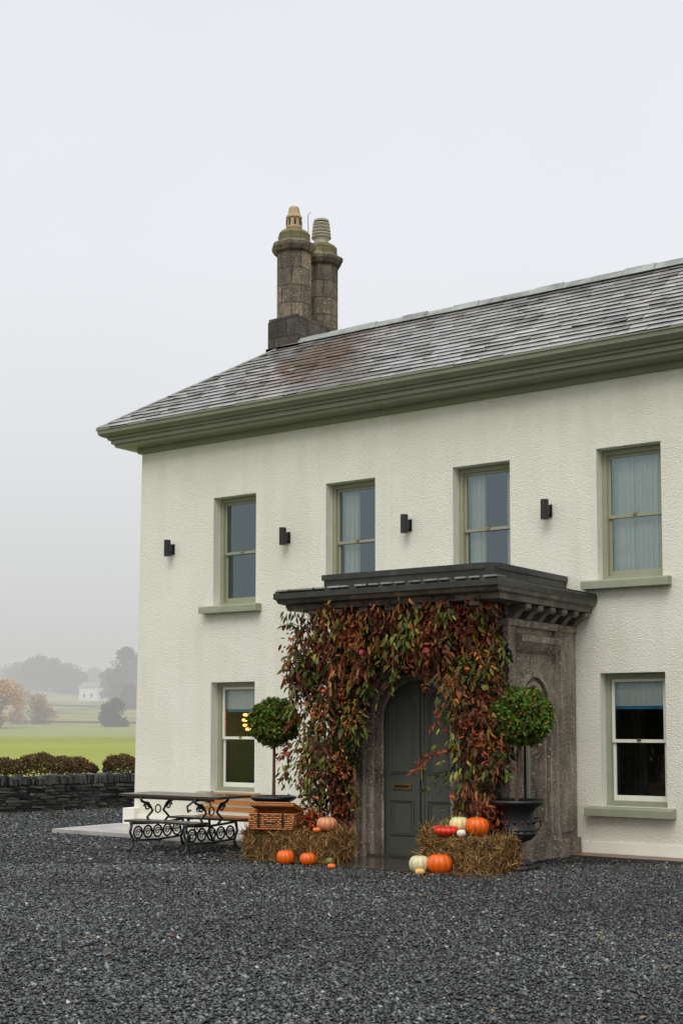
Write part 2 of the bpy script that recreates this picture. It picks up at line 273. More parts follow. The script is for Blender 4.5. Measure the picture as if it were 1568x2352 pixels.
# roof
eo=.505; ez=6.225
run=RY+eo; rise=RZ-ez; sl=math.hypot(run,rise)
A=[(XW-eo,-eo,ez),(XE+eo,-eo,ez),(XE+eo,YB+eo,ez),(XW-eo,YB+eo,ez)]; R0=(RX0,RY,RZ);R1=(RX1,RY,RZ)
raw('roof_underlay',[A[0],A[1],A[2],A[3],R0,R1],[(0,1,5,4),(1,2,5),(2,3,4,5),(3,0,4)],M_porchd,None,house)
V=[];F=[];C=[];MI=[]
def slope(P0,u,up,Lg,k0,k1,ex=.158):
    P0=np.array(P0,float);u=np.array(u,float);up=np.array(up,float);n=np.cross(u,up);n/=np.linalg.norm(n)
    rows=int(sl/ex)
    for r in range(rows+1):
        d=r*ex; d2=min(d+ex+.02,sl); a=d*k0;b=Lg-d*k1
        if b-a<.1: break
        x=a-rng.uniform(0,.2)
        while x<b:
            w=rng.uniform(.2,.42); x0=max(x,a);x1=min(x+w-.004,b)
            x+=w
            if x1-x0<.03: continue
            j=rng.normal(0,.006); h=.018+abs(rng.normal(0,.005)); h2=.018+abs(rng.normal(0,.005))
            xa=max(x0,d2*k0); xb=min(x1,Lg-d2*k1)
            if xb<xa: xb=xa=(xa+xb)/2
            b0=len(V); dd=d+j
            pts=[P0+u*x0+up*dd+n*h,P0+u*x1+up*dd+n*h2,P0+u*xb+up*d2+n*.005,P0+u*xa+up*d2+n*.005,P0+u*x0+up*dd-n*.004,P0+u*x1+up*dd-n*.004]
            V.extend(pts); g=np.clip(rng.normal(.26,.04),.12,.38); c=np.array([g,g*.965,g*.935])
            q=(pts[0]+pts[2])/2; dist=math.hypot((q[0]+11.5)/1.0,(q[1]-.65)/1.05)
            if q[1]<RY:
                k_=max(0,min(1,(1.15-dist)/.7))*rng.uniform(.6,1.0); c=c*(1-k_)+np.array([.215,.15,.11])*k_
            if rng.random()<.02: c=c*1.3
            C.extend([c]*4+[c*.2]*2); F.append((b0,b0+1,b0+2,b0+3)); MI.append(0)
            b1=len(V); V.extend([pts[0],pts[1],pts[5],pts[4]]); C.extend([c*.1]*4); F.append((b1,b1+3,b1+2,b1+1)); MI.append(1)
Lx=XE-XW+2*eo; Ly=YB+2*eo; kk=run/sl; kx=(RX0-(XW-eo))/sl
slope(A[0],(1,0,0),(0,run/sl,rise/sl),Lx,kx,kx)
slope(A[3],(0,-1,0),((RX0-XW+eo)/sl,0,rise/sl),Ly,kk,kk)
slope(A[2],(-1,0,0),(0,-run/sl,rise/sl),Lx,kx,kx)
slope(A[1],(0,1,0),(-(RX0-XW+eo)/sl,0,rise/sl),Ly,kk,kk)
raw('roof_slates',V,F,[M_slate,M_drystone],MI,house,False,np.array(C))
mb=MB()
x=RX0
while x<RX1-.05:
    w=.45; zj=rng.normal(0,.008)
    mb.prism([(-.13,-.06),(-.04,.045+zj),(.04,.045+zj),(.13,-.06)],lambda u,v,d:(d,RY+u,RZ+v+.02),x,min(x+w-.008,RX1)); x+=w
for a,b in ((A[0],R0),(A[3],R0),(A[1],R1),(A[2],R1)):
    a=np.array(a);b=np.array(b); mb.tube([a+(b-a)*t+np.array([0,0,.012]) for t in np.linspace(0,1,12)],.024,0,6)
mb.build('ridge_capping',[M_lead],house)
# chimney
ch=empty('chimney'); ch.parent=house
mb=MB(); mb.box(-13.13,-12.53,1.5,2.92,7.0,8.12,1); mb.box(-13.12,-12.54,1.51,2.91,8.12,8.17,1)
def octo(cx,cy):
    r8=math.cos(math.pi/8)
    def ring(ps): mb.lathe([(r/r8,z) for r,z in ps],(cx,cy,0),0,8,rot=math.pi/8)
    ring([(.265,8.165),(.265,9.26)]); ring([(.27,9.262),(.31,9.30),(.345,9.36),(.35,9.41),(.33,9.43),(.27,9.47)]); ring([(.255,9.455),(.25,9.6),(.2,9.66)])
octo(-12.83,1.80); octo(-12.83,2.56)
mb.build('stack',[M_chim,M_chimb],ch)
mb=MB(); mb.prism([(-.66,-.02),(-.62,.06),(.66,.06),(.7,-.02)],lambda u,v,d:(d,1.49+u*0-.006,7.62+v),-13.16,-12.5)
mb.build('lead_flashing',[M_lead],ch)
mb=MB(); mb.lathe([(.13,9.62),(.125,9.70),(.135,9.71),(.135,9.74),(.12,9.75),(.115,9.87),(.135,9.89),(.13,9.92),(.105,9.95),(.085,10.06),(.07,10.08),(.05,10.05)],(-12.83,1.80,0),0,18)
for k in range(8):
    q=k*math.pi/4; mb.box(-12.83+.118*math.cos(q)-.012,-12.83+.118*math.cos(q)+.012,1.8+.118*math.sin(q)-.012,1.8+.118*math.sin(q)+.012,9.76,9.86,1)
mb.build('clay_chimney_pot',[M_pot,M_black],ch,False)
mb=MB(); mb.lathe([(.13,9.62),(.12,9.72),(.13,9.78)],(-12.83,2.56,0),0,18)
for k in range(5): z=9.79+k*.058; mb.lathe([(.125,z-.02),(.168-.006*k,z),(.17-.006*k,z+.014),(.12,z+.02)],(-12.83,2.56,0),0,18); mb.lathe([(.12,z+.012),(.12,z+.05)],(-12.83,2.56,0),1,12)
mb.lathe([(.13,10.07),(.13,10.10),(.09,10.12)],(-12.83,2.56,0),0,18); mb.build('louvred_chimney_pot',[M_pot2,M_black],ch)
mb=MB(); mb.tube([(-12.98,2.4,9.6),(-12.99,2.4,10.18),(-12.96,2.4,10.22),(-12.94,2.4,10.19)],.006); mb.build('cowl_wire',[M_black],ch)
# windows
SH=.075
def window(i,x0,x1,z0,z1,low,room):
    w=empty('sash_window'); w.parent=house
    mb=MB(); fr=0; sa=1 if low else 0; t=.06
    def frame(a,b,c,d,y0,y1,tw,m,tb=None):
        tb=tb or tw; y0+=SH;y1+=SH
        mb.box(a,a+tw,y0,y1,c,d,m); mb.box(b-tw,b,y0,y1,c,d,m); mb.box(a+tw,b-tw,y0+.001,y1-.001,d-tw,d,m); mb.box(a+tw,b-tw,y0+.001,y1-.001,c,c+tb,m)
    frame(x0+.004,x1-.004,z0+.004,z1-.004,.085,.16,t,fr,.05)
    frame(x0+t-.02,x1-t+.02,z0+.03,z1-t+.02,.1,.15,.03,fr)
    a,b=x0+t+.005,x1-t-.005; zm=(z0+z1)/2-.02
    frame(a,b,zm-.02,z1-t-.005,.115,.14,.04,sa); frame(a,b,z0+.05,zm+.02,.142,.167,.04,sa,.075)
    mb.box((a+b)/2-.025,(a+b)/2+.025,.1+SH,.115+SH,zm+.0,zm+.03,2)
    mb.build('frame',[M_sage if not low else M_sill,M_cream,M_brass],w)
    mb=MB(); y1_=.13+SH;y2_=.157+SH
    mb.add([(a+.035,y1_,zm),(b-.035,y1_,zm),(b-.035,y1_,z1-t-.035),(a+.035,y1_,z1-t-.035)],[(0,1,2,3)]); mb.add([(a+.035,y2_,z0+.1),(b-.035,y2_,z0+.1),(b-.035,y2_,zm-.015),(a+.035,y2_,zm-.015)],[(0,1,2,3)])
    raw('glass',mb.v,mb.f,[M_glassL if low else M_glassU],None,w)
    mb=MB(); X0,X1,Z0,Z1=x0-.35,x1+.35,z0-.4,z1+.3; y0,y1=.245,1.55
    mb.add([(X0,y0,Z0),(X1,y0,Z0),(X1,y1,Z0),(X0,y1,Z0),(X0,y0,Z1),(X1,y0,Z1),(X1,y1,Z1),(X0,y1,Z1)],[(0,1,2,3),(4,7,6,5),(1,5,6,2),(2,6,7,3),(3,7,4,0)])
    raw('room',mb.v,mb.f,[M_dark],None,w)
    def curtain(xa,xb,ya,za,zb,amp=.02,m=M_curtain,nm='curtain'):
        n=70;v=[];f=[]
        for k in range(n+1):
            x=xa+(xb-xa)*k/n; y=ya+amp*math.sin(k*1.1)+amp*.5*math.sin(k*.47+i)
            v+= [(x,y,za),(x,y,zb)]
        for k in range(n): f.append((2*k,2*k+1,2*k+3,2*k+2))
        raw(nm,v,f,[m],None,w,True)
    if room=='full': curtain(x0-.25,x0+.36,.34,z0-.2,z1); curtain(x0+.37,x1,.33,z0-.2,z1)
    elif room=='both': curtain(x0-.2,x0+.30,.34,z0-.2,z1); curtain(x1-.22,x1+.05,.34,z0-.2,z1)
    elif room=='left': curtain(x0-.25,x0+.34,.34,z0-.2,z1)
    elif room=='blind' :
        curtain(x0-.05,x1-.02,.268,z1-.40,z1,.004,M_blind,'roman_blind'); curtain(x0-.05,x1-.02,.264,z1-.44,z1-.40,.004,M_blue,'blind_trim')
        mb=MB(); ms=plain('shutter_paint%d'%i,(.36,.36,.31),.6)
        for k in range(3): mb.box(x0-.16,x0+.02,.30,.33,z0+.05+k*.52,z0+.54+k*.52,0); mb.box(x0-.13,x0-.01,.292,.30,z0+.1+k*.52,z0+.49+k*.52,0)
        mb.build('shutter',[ms],w)
        mb=MB(); mb.box(x0+.2,x1+.1,1.0,1.3,z0-.4,z0+.25,0); mb.box(x0+.25,x0+.3,1.28,1.34,z0+.25,z0+.6,0); mb.box(x0+.55,x0+.75,1.5,1.54,z0+.5,z0+1.0,1); mb.build('furniture',[M_bark,M_brass],w)
    mb=MB(); s0,s1=x0-.17,x1+.11
    mb.prism([(-.14,-.115),(-.14,-.03),(-.13,-.012),(.16,.006),(.16,-.115)],lambda u,v,d:(d,u,z0+v),s0,s1); mb.build('sill',[M_sill],w)
rooms=['none','left','both','full','full','left','both']
for i,(a,b) in enumerate(UP): window(i,a,b,3.37,5.01,False,rooms[i])
for i,(a,b) in enumerate(LO): window(i+20,a,b,.605,2.222,True,'blind')
mb=MB()
lx=-12.78
for k in range(11):
    q=k*.57
    for zz,rr in ((1.93,.05),(1.86,.09),(1.78,.105),(1.7,.09),(1.64,.05)): mb.lathe([(.001,-.022),(.02,-.01),(.02,.012),(.001,.022)],(lx+rr*math.cos(q+zz*9),.66+rr*math.sin(q+zz*9),zz-.12),0,5)
mb.tube([(lx,.66,1.8),(lx,.66,2.45)],.006,1); mb.build('pendant_lamp',[M_lamp,M_black])
li=bpy.data.lights.new('lamp_light','POINT'); li.energy=3.2; li.color=(1,.40,.12); li.shadow_soft_size=.05; lo=bpy.data.objects.new('lamp_light',li); lo.location=(lx,.66,1.66); COL.objects.link(lo)
for x in (-13.80,-11.56,-9.49,-7.40,-5.25,-3.2):
    mb=MB(); z=4.30; mb.lathe([(.05,z-.125),(.052,z-.12),(.052,z+.12),(.05,z+.125),(.04,z+.11)],(x-.0,-.12,0),0,20); mb.box(x-.02,x+.035,-.08,-.001,z-.06,z+.06); mb.box(x-.045,x+.05,-.02,-.0015,z-.09,z+.07)
    mb.build('wall_light',[M_black])
# ---------------------------------------------------------------- porch
po=empty('stone_porch'); po.parent=house
PX0,PX1,PY=-9.47,-7.10,-1.73; DC=-8.36; DH=.53
def arched(mb,mp,u0,u1,z0,z1,cu,hw,zb,zs,rise,depth,m=0,mi=1,n=20):
    top=[(cu+hw*math.cos(math.pi-t*math.pi/n),zs+rise*math.sin(t*math.pi/n)) for t in range(n+1)]
    q=lambda pts:mb.add([mp(u,z,0) for u,z in pts],[tuple(range(len(pts)))],m)
    q([(u0,z0),(cu-hw,z0),(cu-hw,z1),(u0,z1)]); q([(cu+hw,z0),(u1,z0),(u1,z1),(cu+hw,z1)])
    if zb>z0: q([(cu-hw,z0),(cu+hw,z0),(cu+hw,zb),(cu-hw,zb)])
    for a,b in zip(top[:-1],top[1:]): q([a,b,(b[0],z1),(a[0],z1)])
    path=[(cu-hw,zb)]+top+[(cu+hw,zb)]
    for a,b in zip(path[:-1],path[1:]): mb.add([mp(*a,0),mp(*b,0),mp(*b,depth),mp(*a,depth)],[(0,1,2,3)],mi)
def archring(mb,mp,cu,hw,zb,zs,rise,w,proud,m=0,n=20,d0=0):
    inn=[(cu-hw,zb)]+[(cu+hw*math.cos(math.pi-t*math.pi/n),zs+rise*math.sin(t*math.pi/n)) for t in range(n+1)]+[(cu+hw,zb)]
    out=[(cu-hw-w,zb)]+[(cu+(hw+w)*math.cos(math.pi-t*math.pi/n),zs+(rise+w)*math.sin(t*math.pi/n)) for t in range(n+1)]+[(cu+hw+w,zb)]
    for k in range(len(inn)-1):
        a,b,c,d=inn[k],inn[k+1],out[k+1],out[k]
        mb.add([mp(*p,d0-proud) for p in (a,b,c,d)]+[mp(*p,d0+.001) for p in (a,b,c,d)],[(0,1,2,3),(0,1,5,4),(2,3,7,6)],m)
front=lambda u,z,d:(u,PY+d,z); side=lambda u,z,d:(PX1-d,u,z); lside=lambda u,z,d:(PX0+d,u,z)
mb=MB()
arched(mb,front,PX0,PX1,0,2.95,DC,DH,0,1.64,.52,.24)
archring(mb,front,DC,DH,0,1.64,.52,.05,.035); archring(mb,front,DC,DH+.1,0,1.64,.62,.05,.06); archring(mb,front,DC,DH-.035,0,1.64,.485,.04,.0,0,20,.13)
arched(mb,side,PY,0,0,2.95,-1.12,.27,.45,1.75,.3,.22); archring(mb,side,-1.12,.27,.45,1.75,.3,.05,.03); archring(mb,side,-1.12,.37,.3,1.75,.4,.06,.055)
arched(mb,lside,PY,0,0,2.95,-.86,.27,.45,1.75,.3,.22)
mb.build('porch_walls',[M_porch,M_porch],po)
mb=MB()
mb.box(PX1-.001,PX1+.05,-.56,-.02,.0,2.78); mb.box(PX1+.05,PX1+.075,-.48,-.10,.3,2.5)
mb.box(PX1-.2,PX1+.05,PY-.05,PY+.12,.0,2.78); mb.box(PX0-.05,PX0+.2,PY-.05,PY+.12,0,2.78)
mb.box(PX0+.26,PX0+.36,PY-.07,PY-.001,0,2.2)
mb.box(PX1+.001,PX1+.09,-.62,.0,.0,.22); mb.box(PX1-.25,PX1+.09,PY-.09,PY+.2,.0,.22); mb.box(PX0-.09,PX0+.25,PY-.09,PY+.2,0,.22)
mb.prism([(0,2.42),(.06,2.46),(.13,2.55),(.13,2.62),(0,2.66)],lambda u,v,d:(PX1+u,d,v),PY+.14,-.58)
mb.box(PX1-.001,PX1+.07,PY-.06,-.0,2.72,2.8); mb.box(PX0,PX1+.06,PY-.07,PY-.002,2.72,2.8)
mb.build('pilasters',[M_porch],po)
def usweep(profile,m,mbx,sx=.344,fy=.83):
    for (o0,z0),(o1,z1) in zip(profile[:-1],profile[1:]):
        def R(o,z): return [(PX0-sx*o,0,z),(PX0-sx*o,PY-fy*o,z),(PX1+sx*o,PY-fy*o,z),(PX1+sx*o,0,z)]
        A_=R(o0,z0);B_=R(o1,z1)
        for k in range(3): mbx.add([A_[k],A_[k+1],B_[k+1],B_[k]],[(0,1,2,3)],m)
mb=MB(); usweep([(.005,2.80),(.1,2.84),(.13,2.95),(.78,2.97),(.8,3.03),(.93,3.05),(.96,3.09),(1.0,3.10)],0,mb); usweep([(1.0,3.10),(1.0,3.165),(.97,3.18),(.97,3.2),(.2,3.225),(.0,3.23)],1,mb)
def modill(cx,cy,dx,dy,ln):
    pf=[(0,2.955),(ln,2.955),(ln,2.91),(ln*.86,2.885),(ln*.7,2.90),(ln*.5,2.865),(ln*.25,2.80),(0,2.79)]
    w=.06
    mb.prism(pf,lambda u,v,d:(cx+dx*u+(-dy)*d,cy+dy*u+dx*d,v),-w,w)
for x in np.linspace(PX0+.1,PX1-.06,7): modill(x,PY-.08,0,-1,.56)
for y in np.linspace(PY+.05,-.12,6): modill(PX1+.03,y,1,0,.235)
raw('porch_cornice',mb.v,mb.f,[M_cornice,M_porchd],mb.m,po)
mb=MB(); mb.box(-9.55,-7.17,-1.88,-.0,3.2,3.40); mb.prism([(-9.57,-1.906),(-7.29,-1.906),(-7.15,-1.78),(-7.15,-.001),(-9.57,-.001)],lambda u,v,d:(u,v,d),3.37,3.44); mb.build('porch_parapet',[M_porchd],po)
mb=MB()
for k in range(16):
    x=PX0-.3+k*.19+rng.uniform(-.02,.02); x1_=min(x+rng.uniform(.1,.2),PX1+.33); mb.box(x,x1_,-2.568,-2.35,3.19,3.206+rng.uniform(0,.005))
mb.build('cornice_slates',[M_lead],po)
# door
dr=empty('double_door'); dr.parent=po
mb=MB(); yd=PY+.19
def dz(x):
    t=min(1,abs(x-DC)/(DH+.03)); return 1.64+.52*math.sqrt(1-t*t)
n=24; xs_=np.linspace(DC-DH-.05,DC+DH+.05,n+1)
for a,b in zip(xs_[:-1],xs_[1:]): mb.add([(a,yd,.04),(b,yd,.04),(b,yd,dz(b)+.05),(a,yd,dz(a)+.05)],[(0,1,2,3)])
mb.box(DC-.007,DC+.007,yd-.012,yd-.002,.05,2.12,1); mb.box(DC-.05,DC-.01,yd-.016,yd-.001,.05,2.12); mb.box(DC+.01,DC+.05,yd-.012,yd-.001,.05,2.12)
for sx in (-1,1):
    c=DC+sx*.265
    def ring(z0,z1,arch,hw=.165):
        p=[(c-hw,z0),(c+hw,z0),(c+hw,z1)]+([(c+hw*math.cos(t),z1+hw*1.1*math.sin(t)) for t in np.linspace(0,math.pi,12)][1:-1] if arch else [])+[(c-hw,z1)]
        mb.tube([(u,yd-.004,v) for u,v in p],.014,0,6,True)
        mb.tube([(c+(u-c)*.76,yd-.002,(z0+z1)/2+(v-(z0+z1)/2)*(.9 if not arch else .94)) for u,v in p],.011,0,6,True)
    ring(.27,.68,False); ring(1.0,1.80,True)
mb.build('leaves',[M_door,M_black],dr)
mb=MB(); mb.box(DC-.40,DC-.13,yd-.02,yd-.001,.815,.885); mb.box(DC-.37,DC-.16,yd-.026,yd-.019,.835,.865,1); mb.box(DC+.012,DC+.04,yd-.03,yd-.016,.93,1.17); mb.tube([(DC+.026,yd-.0,1.06),(DC+.026,yd-.065,1.06)],.009); mb.tube([(DC+.026,yd-.06,1.06),(DC+.12,yd-.06,1.06)],.009); mb.build('brass_furniture',[M_brass,M_black],dr)
mb=MB(); mb.box(DC-.65,DC+.65,PY-.05,PY+.25,0,.045); mb.build('threshold',[M_wet],dr)
mb=MB(); mb.add([(PX1-.2,-1.42,.4),(PX1-.2,-.8,.4),(PX1-.2,-.8,2.2),(PX1-.2,-1.42,2.2)],[(0,1,2,3)]); raw('porch_window_glass',mb.v,mb.f,[M_glassU],None,po)
mb=MB(); archring(mb,side,-1.12,.22,.45,1.75,.25,.05,.03,0,20,.19); mb.box(PX1-.2,PX1-.17,-1.135,-1.105,.45,2.0); mb.build('porch_window_frame',[M_sill],po)
# ---------------------------------------------------------------- ground
def sstep(a,b,x): t=np.clip((x-a)/(b-a),0,1); return t*t*(3-2*t)
radii=np.concatenate([np.linspace(0,40,9)[0:],np.linspace(50,160,12),np.linspace(175,700,50),np.linspace(760,2600,16)])
na=240; V=[];th=np.linspace(0,2*math.pi,na,endpoint=False)
def terr(x,y):
    d=np.hypot(x,y+15)
    return -.03+sstep(185,470,d)*12.5+sstep(480,1000,d)*26+sstep(260,360,d)*(1.3*np.sin(x*.035+1)*np.cos(y*.05)+.7*np.sin(x*.09+y*.07))
for r in radii:
    X=r*np.cos(th);Y=-15+r*np.sin(th); V.append(np.stack([X,Y,terr(X,Y)],1))
V=np.concatenate(V);F=[]
for i in range(len(radii)-1):
    for j in range(na): F.append((i*na+j,(i+1)*na+j,(i+1)*na+(j+1)%na,i*na+(j+1)%na))
raw('grass_field',V,np.array(F),M_grass,None,None,True)
wl=lambda y:-18.76+.31*(y-.92)
raw('gravel_forecourt',[(wl(-40),-40,0),(30,-40,0),(30,13,0),(wl(13),13,0)],[(0,1,2,3)],M_gravel)
mb=MB(); mb.box(-14.82,-9.62,-1.45,-.04,.0,.055); mb.build('paving_slab',[M_paving])
mb=MB()
for k in range(3): mb.box(-9.4+k*.75,-8.66+k*.75,-2.95,-1.85,.0,.02+.002*k)
mb.build('stone_doorstep',[M_wet])
mb=MB(); mb.box(-6.96,1.6,-.42,-.04,.0,.035); mb.build('brick_path',[M_brick])
Fh=np.array([-.576,.8175]);Rh=np.array([.8175,.576])
n=200000; D=np.where(rng.random(n)<.6,5.6+(rng.random(n)**.85)*9.5,14+rng.random(n)**.8*14); lat=(rng.random(n)*2-1)*D*.34
P=np.array([0,-15.06])+Fh*D[:,None]+Rh*lat[:,None]
ok=(P[:,1]<-.45)&~((P[:,0]>-9.45)&(P[:,0]<-7.1)&(P[:,1]>-2.97)); ok|=(P[:,0]<-14.9)&(P[:,0]>wl(P[:,1])+.15); ok&=~((P[:,0]<-9.4)&(P[:,0]>-14.9)&(P[:,1]>-1.5)); ok&=P[:,0]>wl(P[:,1])+.1; P=P[ok];n=len(P);DD=D[ok]
sz=np.clip(rng.lognormal(math.log(.0098),.40,n),.004,.026)*np.where(DD>14,1.3,1)
base=np.array([[1,0,0],[0,1,0],[-1,0,0],[0,-1,0],[0,0,.7],[0,0,-.5]],float)
Vs=base[None]*(1+rng.normal(0,.25,(n,6,1)))*sz[:,None,None]*np.array([1.25,1,.75]); Vs+=rng.normal(0,.0015,(n,6,3))
a=rng.random(n)*6.283;ca,sa=np.cos(a),np.sin(a);x=Vs[:,:,0]*ca[:,None]-Vs[:,:,1]*sa[:,None];y=Vs[:,:,0]*sa[:,None]+Vs[:,:,1]*ca[:,None];tl=rng.normal(0,.45,n)[:,None]
z=Vs[:,:,2]+x*tl; Vs=np.stack([x+P[:,0:1],y+P[:,1:2],z+.003+sz[:,None]*.25],2).reshape(-1,3)
tri=np.array([[0,1,4],[1,2,4],[2,3,4],[3,0,4],[1,0,5],[2,1,5],[3,2,5],[0,3,5]])
pt=1+.22*np.sin(P[:,0]*1.1+P[:,1]*.6)*np.sin(P[:,1]*1.4-P[:,0]*.3)
g=np.clip(rng.lognormal(math.log(.058),.62,n)*pt,.010,.36)[:,None]*np.array([.93,1.0,.995]); br=rng.random(n)<.007; g[br]=[.2,.14,.08]; br=rng.random(n)<.004; g[br]=[.42,.42,.40]
raw('gravel_stones',Vs,(np.arange(n)[:,None,None]*6+tri[None]).reshape(-1,3),M_stonebits,None,None,False,np.repeat(g,6,axis=0))
n=30;Pf=np.stack([rng.uniform(-9.5,-2,n),rng.uniform(-9,-3.0,n),np.full(n,.018)],1)
leaves('fallen_leaves',Pf,np.stack([rng.normal(size=n),rng.normal(size=n),np.zeros(n)],1),np.tile([0,0,1.],(n,1))+rng.normal(0,.3,(n,3)),rng.uniform(.03,.055,n),.028,pick([(.22,.08,.03),(.16,.05,.03),(.16,.12,.05)],n),M_leaf)
# ---------------------------------------------------------------- dry stone wall
mb=MB(); du=np.array([.296,.955,0]);dn=np.array([.955,-.296,0]);P0=np.array([-18.76,.92,0])-du*8
Lw=21; mb.cc=(.012,.012,.012); mb.obox(P0+du*Lw/2+np.array([0,0,.24])-dn*.2,[du,dn,(0,0,1)],[Lw/2,.15,.24])
for r in range(8):
    s=rng.uniform(0,.1); z=.03+r*.058
    while s<Lw:
        w=rng.uniform(.1,.32); g=np.clip(rng.normal(.036,.02),.01,.12); mb.cc=(g,g*1.0,g*.96)
        mb.obox(P0+du*(s+w/2)+np.array([0,0,z+rng.normal(0,.005)])-dn*(.06+rng.uniform(0,.04)),[du,dn,(0,0,1)],[w/2-.008,.05,.023],0,.008); s+=w
s=0
while s<Lw:
    w=rng.uniform(.035,.07); g=np.clip(rng.normal(.055,.025),.02,.14); mb.cc=(g,g*1.02,g*.98); h=rng.uniform(.05,.09)
    mb.obox(P0+du*(s+w/2)+np.array([0,0,.49+h])-dn*.19,[du,dn,(0,0,1)],[w/2-.004,.17,h],0,.01); s+=w
mb.build('dry_stone_wall',[M_drystone],None,col=True)
# ---------------------------------------------------------------- foliage
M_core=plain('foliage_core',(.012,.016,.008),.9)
def crown(name,c,rad,n,size,cols,mat,parent=None,lump=.18,p=None,shell=.35,core=None,down=0,wr=.55):
    c=np.array(c,float);rad=np.array(rad,float); d=unit(rng.normal(size=(n,3)))
    ph=rng.random(6)*6.28
    lum=1+lump*(np.sin(d[:,0]*5+ph[0])*np.cos(d[:,1]*6+ph[1])+.6*np.sin(d[:,2]*9+ph[2]+d[:,0]*4)+.5*np.sin(d[:,1]*13+ph[3]))
    r=(1-shell*rng.random(n)**1.5)*lum*(1+np.maximum(0,rng.normal(0,.035,n)))
    C=c+d*rad*r[:,None]; dirs=unit(d*.7+rng.normal(0,.7,(n,3))+np.array([0,0,-down])); nn=unit(d+rng.normal(0,.5,(n,3)))
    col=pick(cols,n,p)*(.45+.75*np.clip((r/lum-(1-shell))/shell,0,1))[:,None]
    leaves(name,C,dirs,nn,size*rng.uniform(.7,1.3,n),size*wr,np.clip(col,.003,1),mat,parent)
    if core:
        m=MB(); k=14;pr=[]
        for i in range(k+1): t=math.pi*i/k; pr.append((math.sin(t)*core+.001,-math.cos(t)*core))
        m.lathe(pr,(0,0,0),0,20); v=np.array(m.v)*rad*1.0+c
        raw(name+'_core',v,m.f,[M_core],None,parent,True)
def hedge(name,x0,y0,x1,y1,h,dep,n):
    P=np.array([[x0,y0],[x1,y1]]);t=rng.random(n);c=P[0]+(P[1]-P[0])*t[:,None];Lh=np.linalg.norm(P[1]-P[0])
    top=h*(.84+.11*np.sin(t*Lh*2.3+1)+.07*np.sin(t*Lh*5.1)+.04*np.sin(t*Lh*11)); end=np.clip(np.minimum(t,1-t)*Lh/.6,0,1)**.5; top=top*(.55+.45*end)
    a=rng.random(n)*math.pi; yy=np.cos(a)*dep*(.8+.3*rng.random(n))*end; zz=np.maximum(0,np.sin(a))**.6*top*(.85+.2*rng.random(n))
    dv=unit(P[1]-P[0]); pn=np.array([-dv[1],dv[0]])
    C=np.stack([c[:,0]+pn[0]*yy,c[:,1]+pn[1]*yy,zz],1); nn=unit(rng.normal(size=(n,3))+[0,0,.5])
    e=empty(name)
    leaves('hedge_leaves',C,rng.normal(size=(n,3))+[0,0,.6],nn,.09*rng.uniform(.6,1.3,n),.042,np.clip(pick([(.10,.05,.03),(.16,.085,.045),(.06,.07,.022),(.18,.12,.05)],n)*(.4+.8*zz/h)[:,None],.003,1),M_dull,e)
def bd(t,D): return np.array([0,-15.06])+Fh*D+Rh*(t*D)
a=bd(-.30,40);b=bd(-.184,40.5); hedge('hedge',a[0],a[1],b[0],b[1],.66,.8,12000)
a=bd(-.179,40.5);b=bd(-.12,41); hedge('hedge',a[0],a[1],b[0],b[1],.68,.7,6500)
a=bd(-.42,39.5);b=bd(-.305,40); hedge('hedge',a[0],a[1],b[0],b[1],.66,.8,5000)
def tree(name,t,D,h,w,cols,n=1500,size=.4,trunk=.35,up=.86):
    p=bd(t,D); z=float(terr(p[0],p[1])); e=empty(name)
    m=MB(); m.tube([(p[0],p[1],z-.3),(p[0]+.02*h,p[1],z+h*.25),(p[0],p[1],z+h*.55),(p[0]+.03*w,p[1],z+h*.85)],[h*.028,h*.022,h*.014,h*.004])
    K=14;cl=[]
    for k in range(K):
        q=rng.random()*6.28; f=rng.random(); zz=z+h*(trunk+(up-trunk)*f); rr=w*.5*rng.uniform(.3,.8)*math.sqrt(max(.15,1-(abs(f-.4)/.62)**2)); end=np.array([p[0]+rr*math.cos(q),p[1]+rr*math.sin(q),zz]); cl.append((end,w*rng.uniform(.15,.26)))
        st=np.array([p[0],p[1],z+h*rng.uniform(.15,.5)]); m.tube([st,(st+end)/2+[0,0,-.03*h],end],[h*.01,h*.007,h*.002],0,5)
    m.build('trunk',[M_bark],e)
    Cs=[]
    for end,r in cl+[(np.array([p[0],p[1],z+h*.6]),w*.34),(np.array([p[0],p[1],z+h*.84]),w*.17)]:
        k=int(n/(K+2)); d=unit(rng.normal(size=(k,3)))*(rng.random((k,1))**.42); Cs.append(end+d*r*np.array([1,1,.85]))
    C=np.concatenate(Cs);k=len(C); C[:,2]=np.maximum(C[:,2],z+.1)
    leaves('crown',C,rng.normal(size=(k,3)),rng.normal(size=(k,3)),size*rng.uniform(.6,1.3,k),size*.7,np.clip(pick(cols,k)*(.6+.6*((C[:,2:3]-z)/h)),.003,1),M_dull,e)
ORG=[(.75,.36,.02),(.62,.30,.025),(.42,.28,.04)];BRN=[(.36,.18,.06),(.42,.24,.08)];GRN=[(.025,.055,.02),(.04,.07,.03)];OLV=[(.09,.09,.035),(.07,.065,.03)]
tree('oak_tree',-.258,225,8.6,7.6,ORG,5000,.42,.05); tree('oak_tree',-.230,242,5.4,6.6,BRN,2200,.34,.12)
tree('yew_tree',-.1705,235,5.2,5.4,GRN,7000,.36,.05,.8); tree('oak_tree',-.295,210,8,9,ORG,3500,.4,.1); tree('oak_tree',-.2445,243,4.0,4.5,ORG,1500,.34,.1)
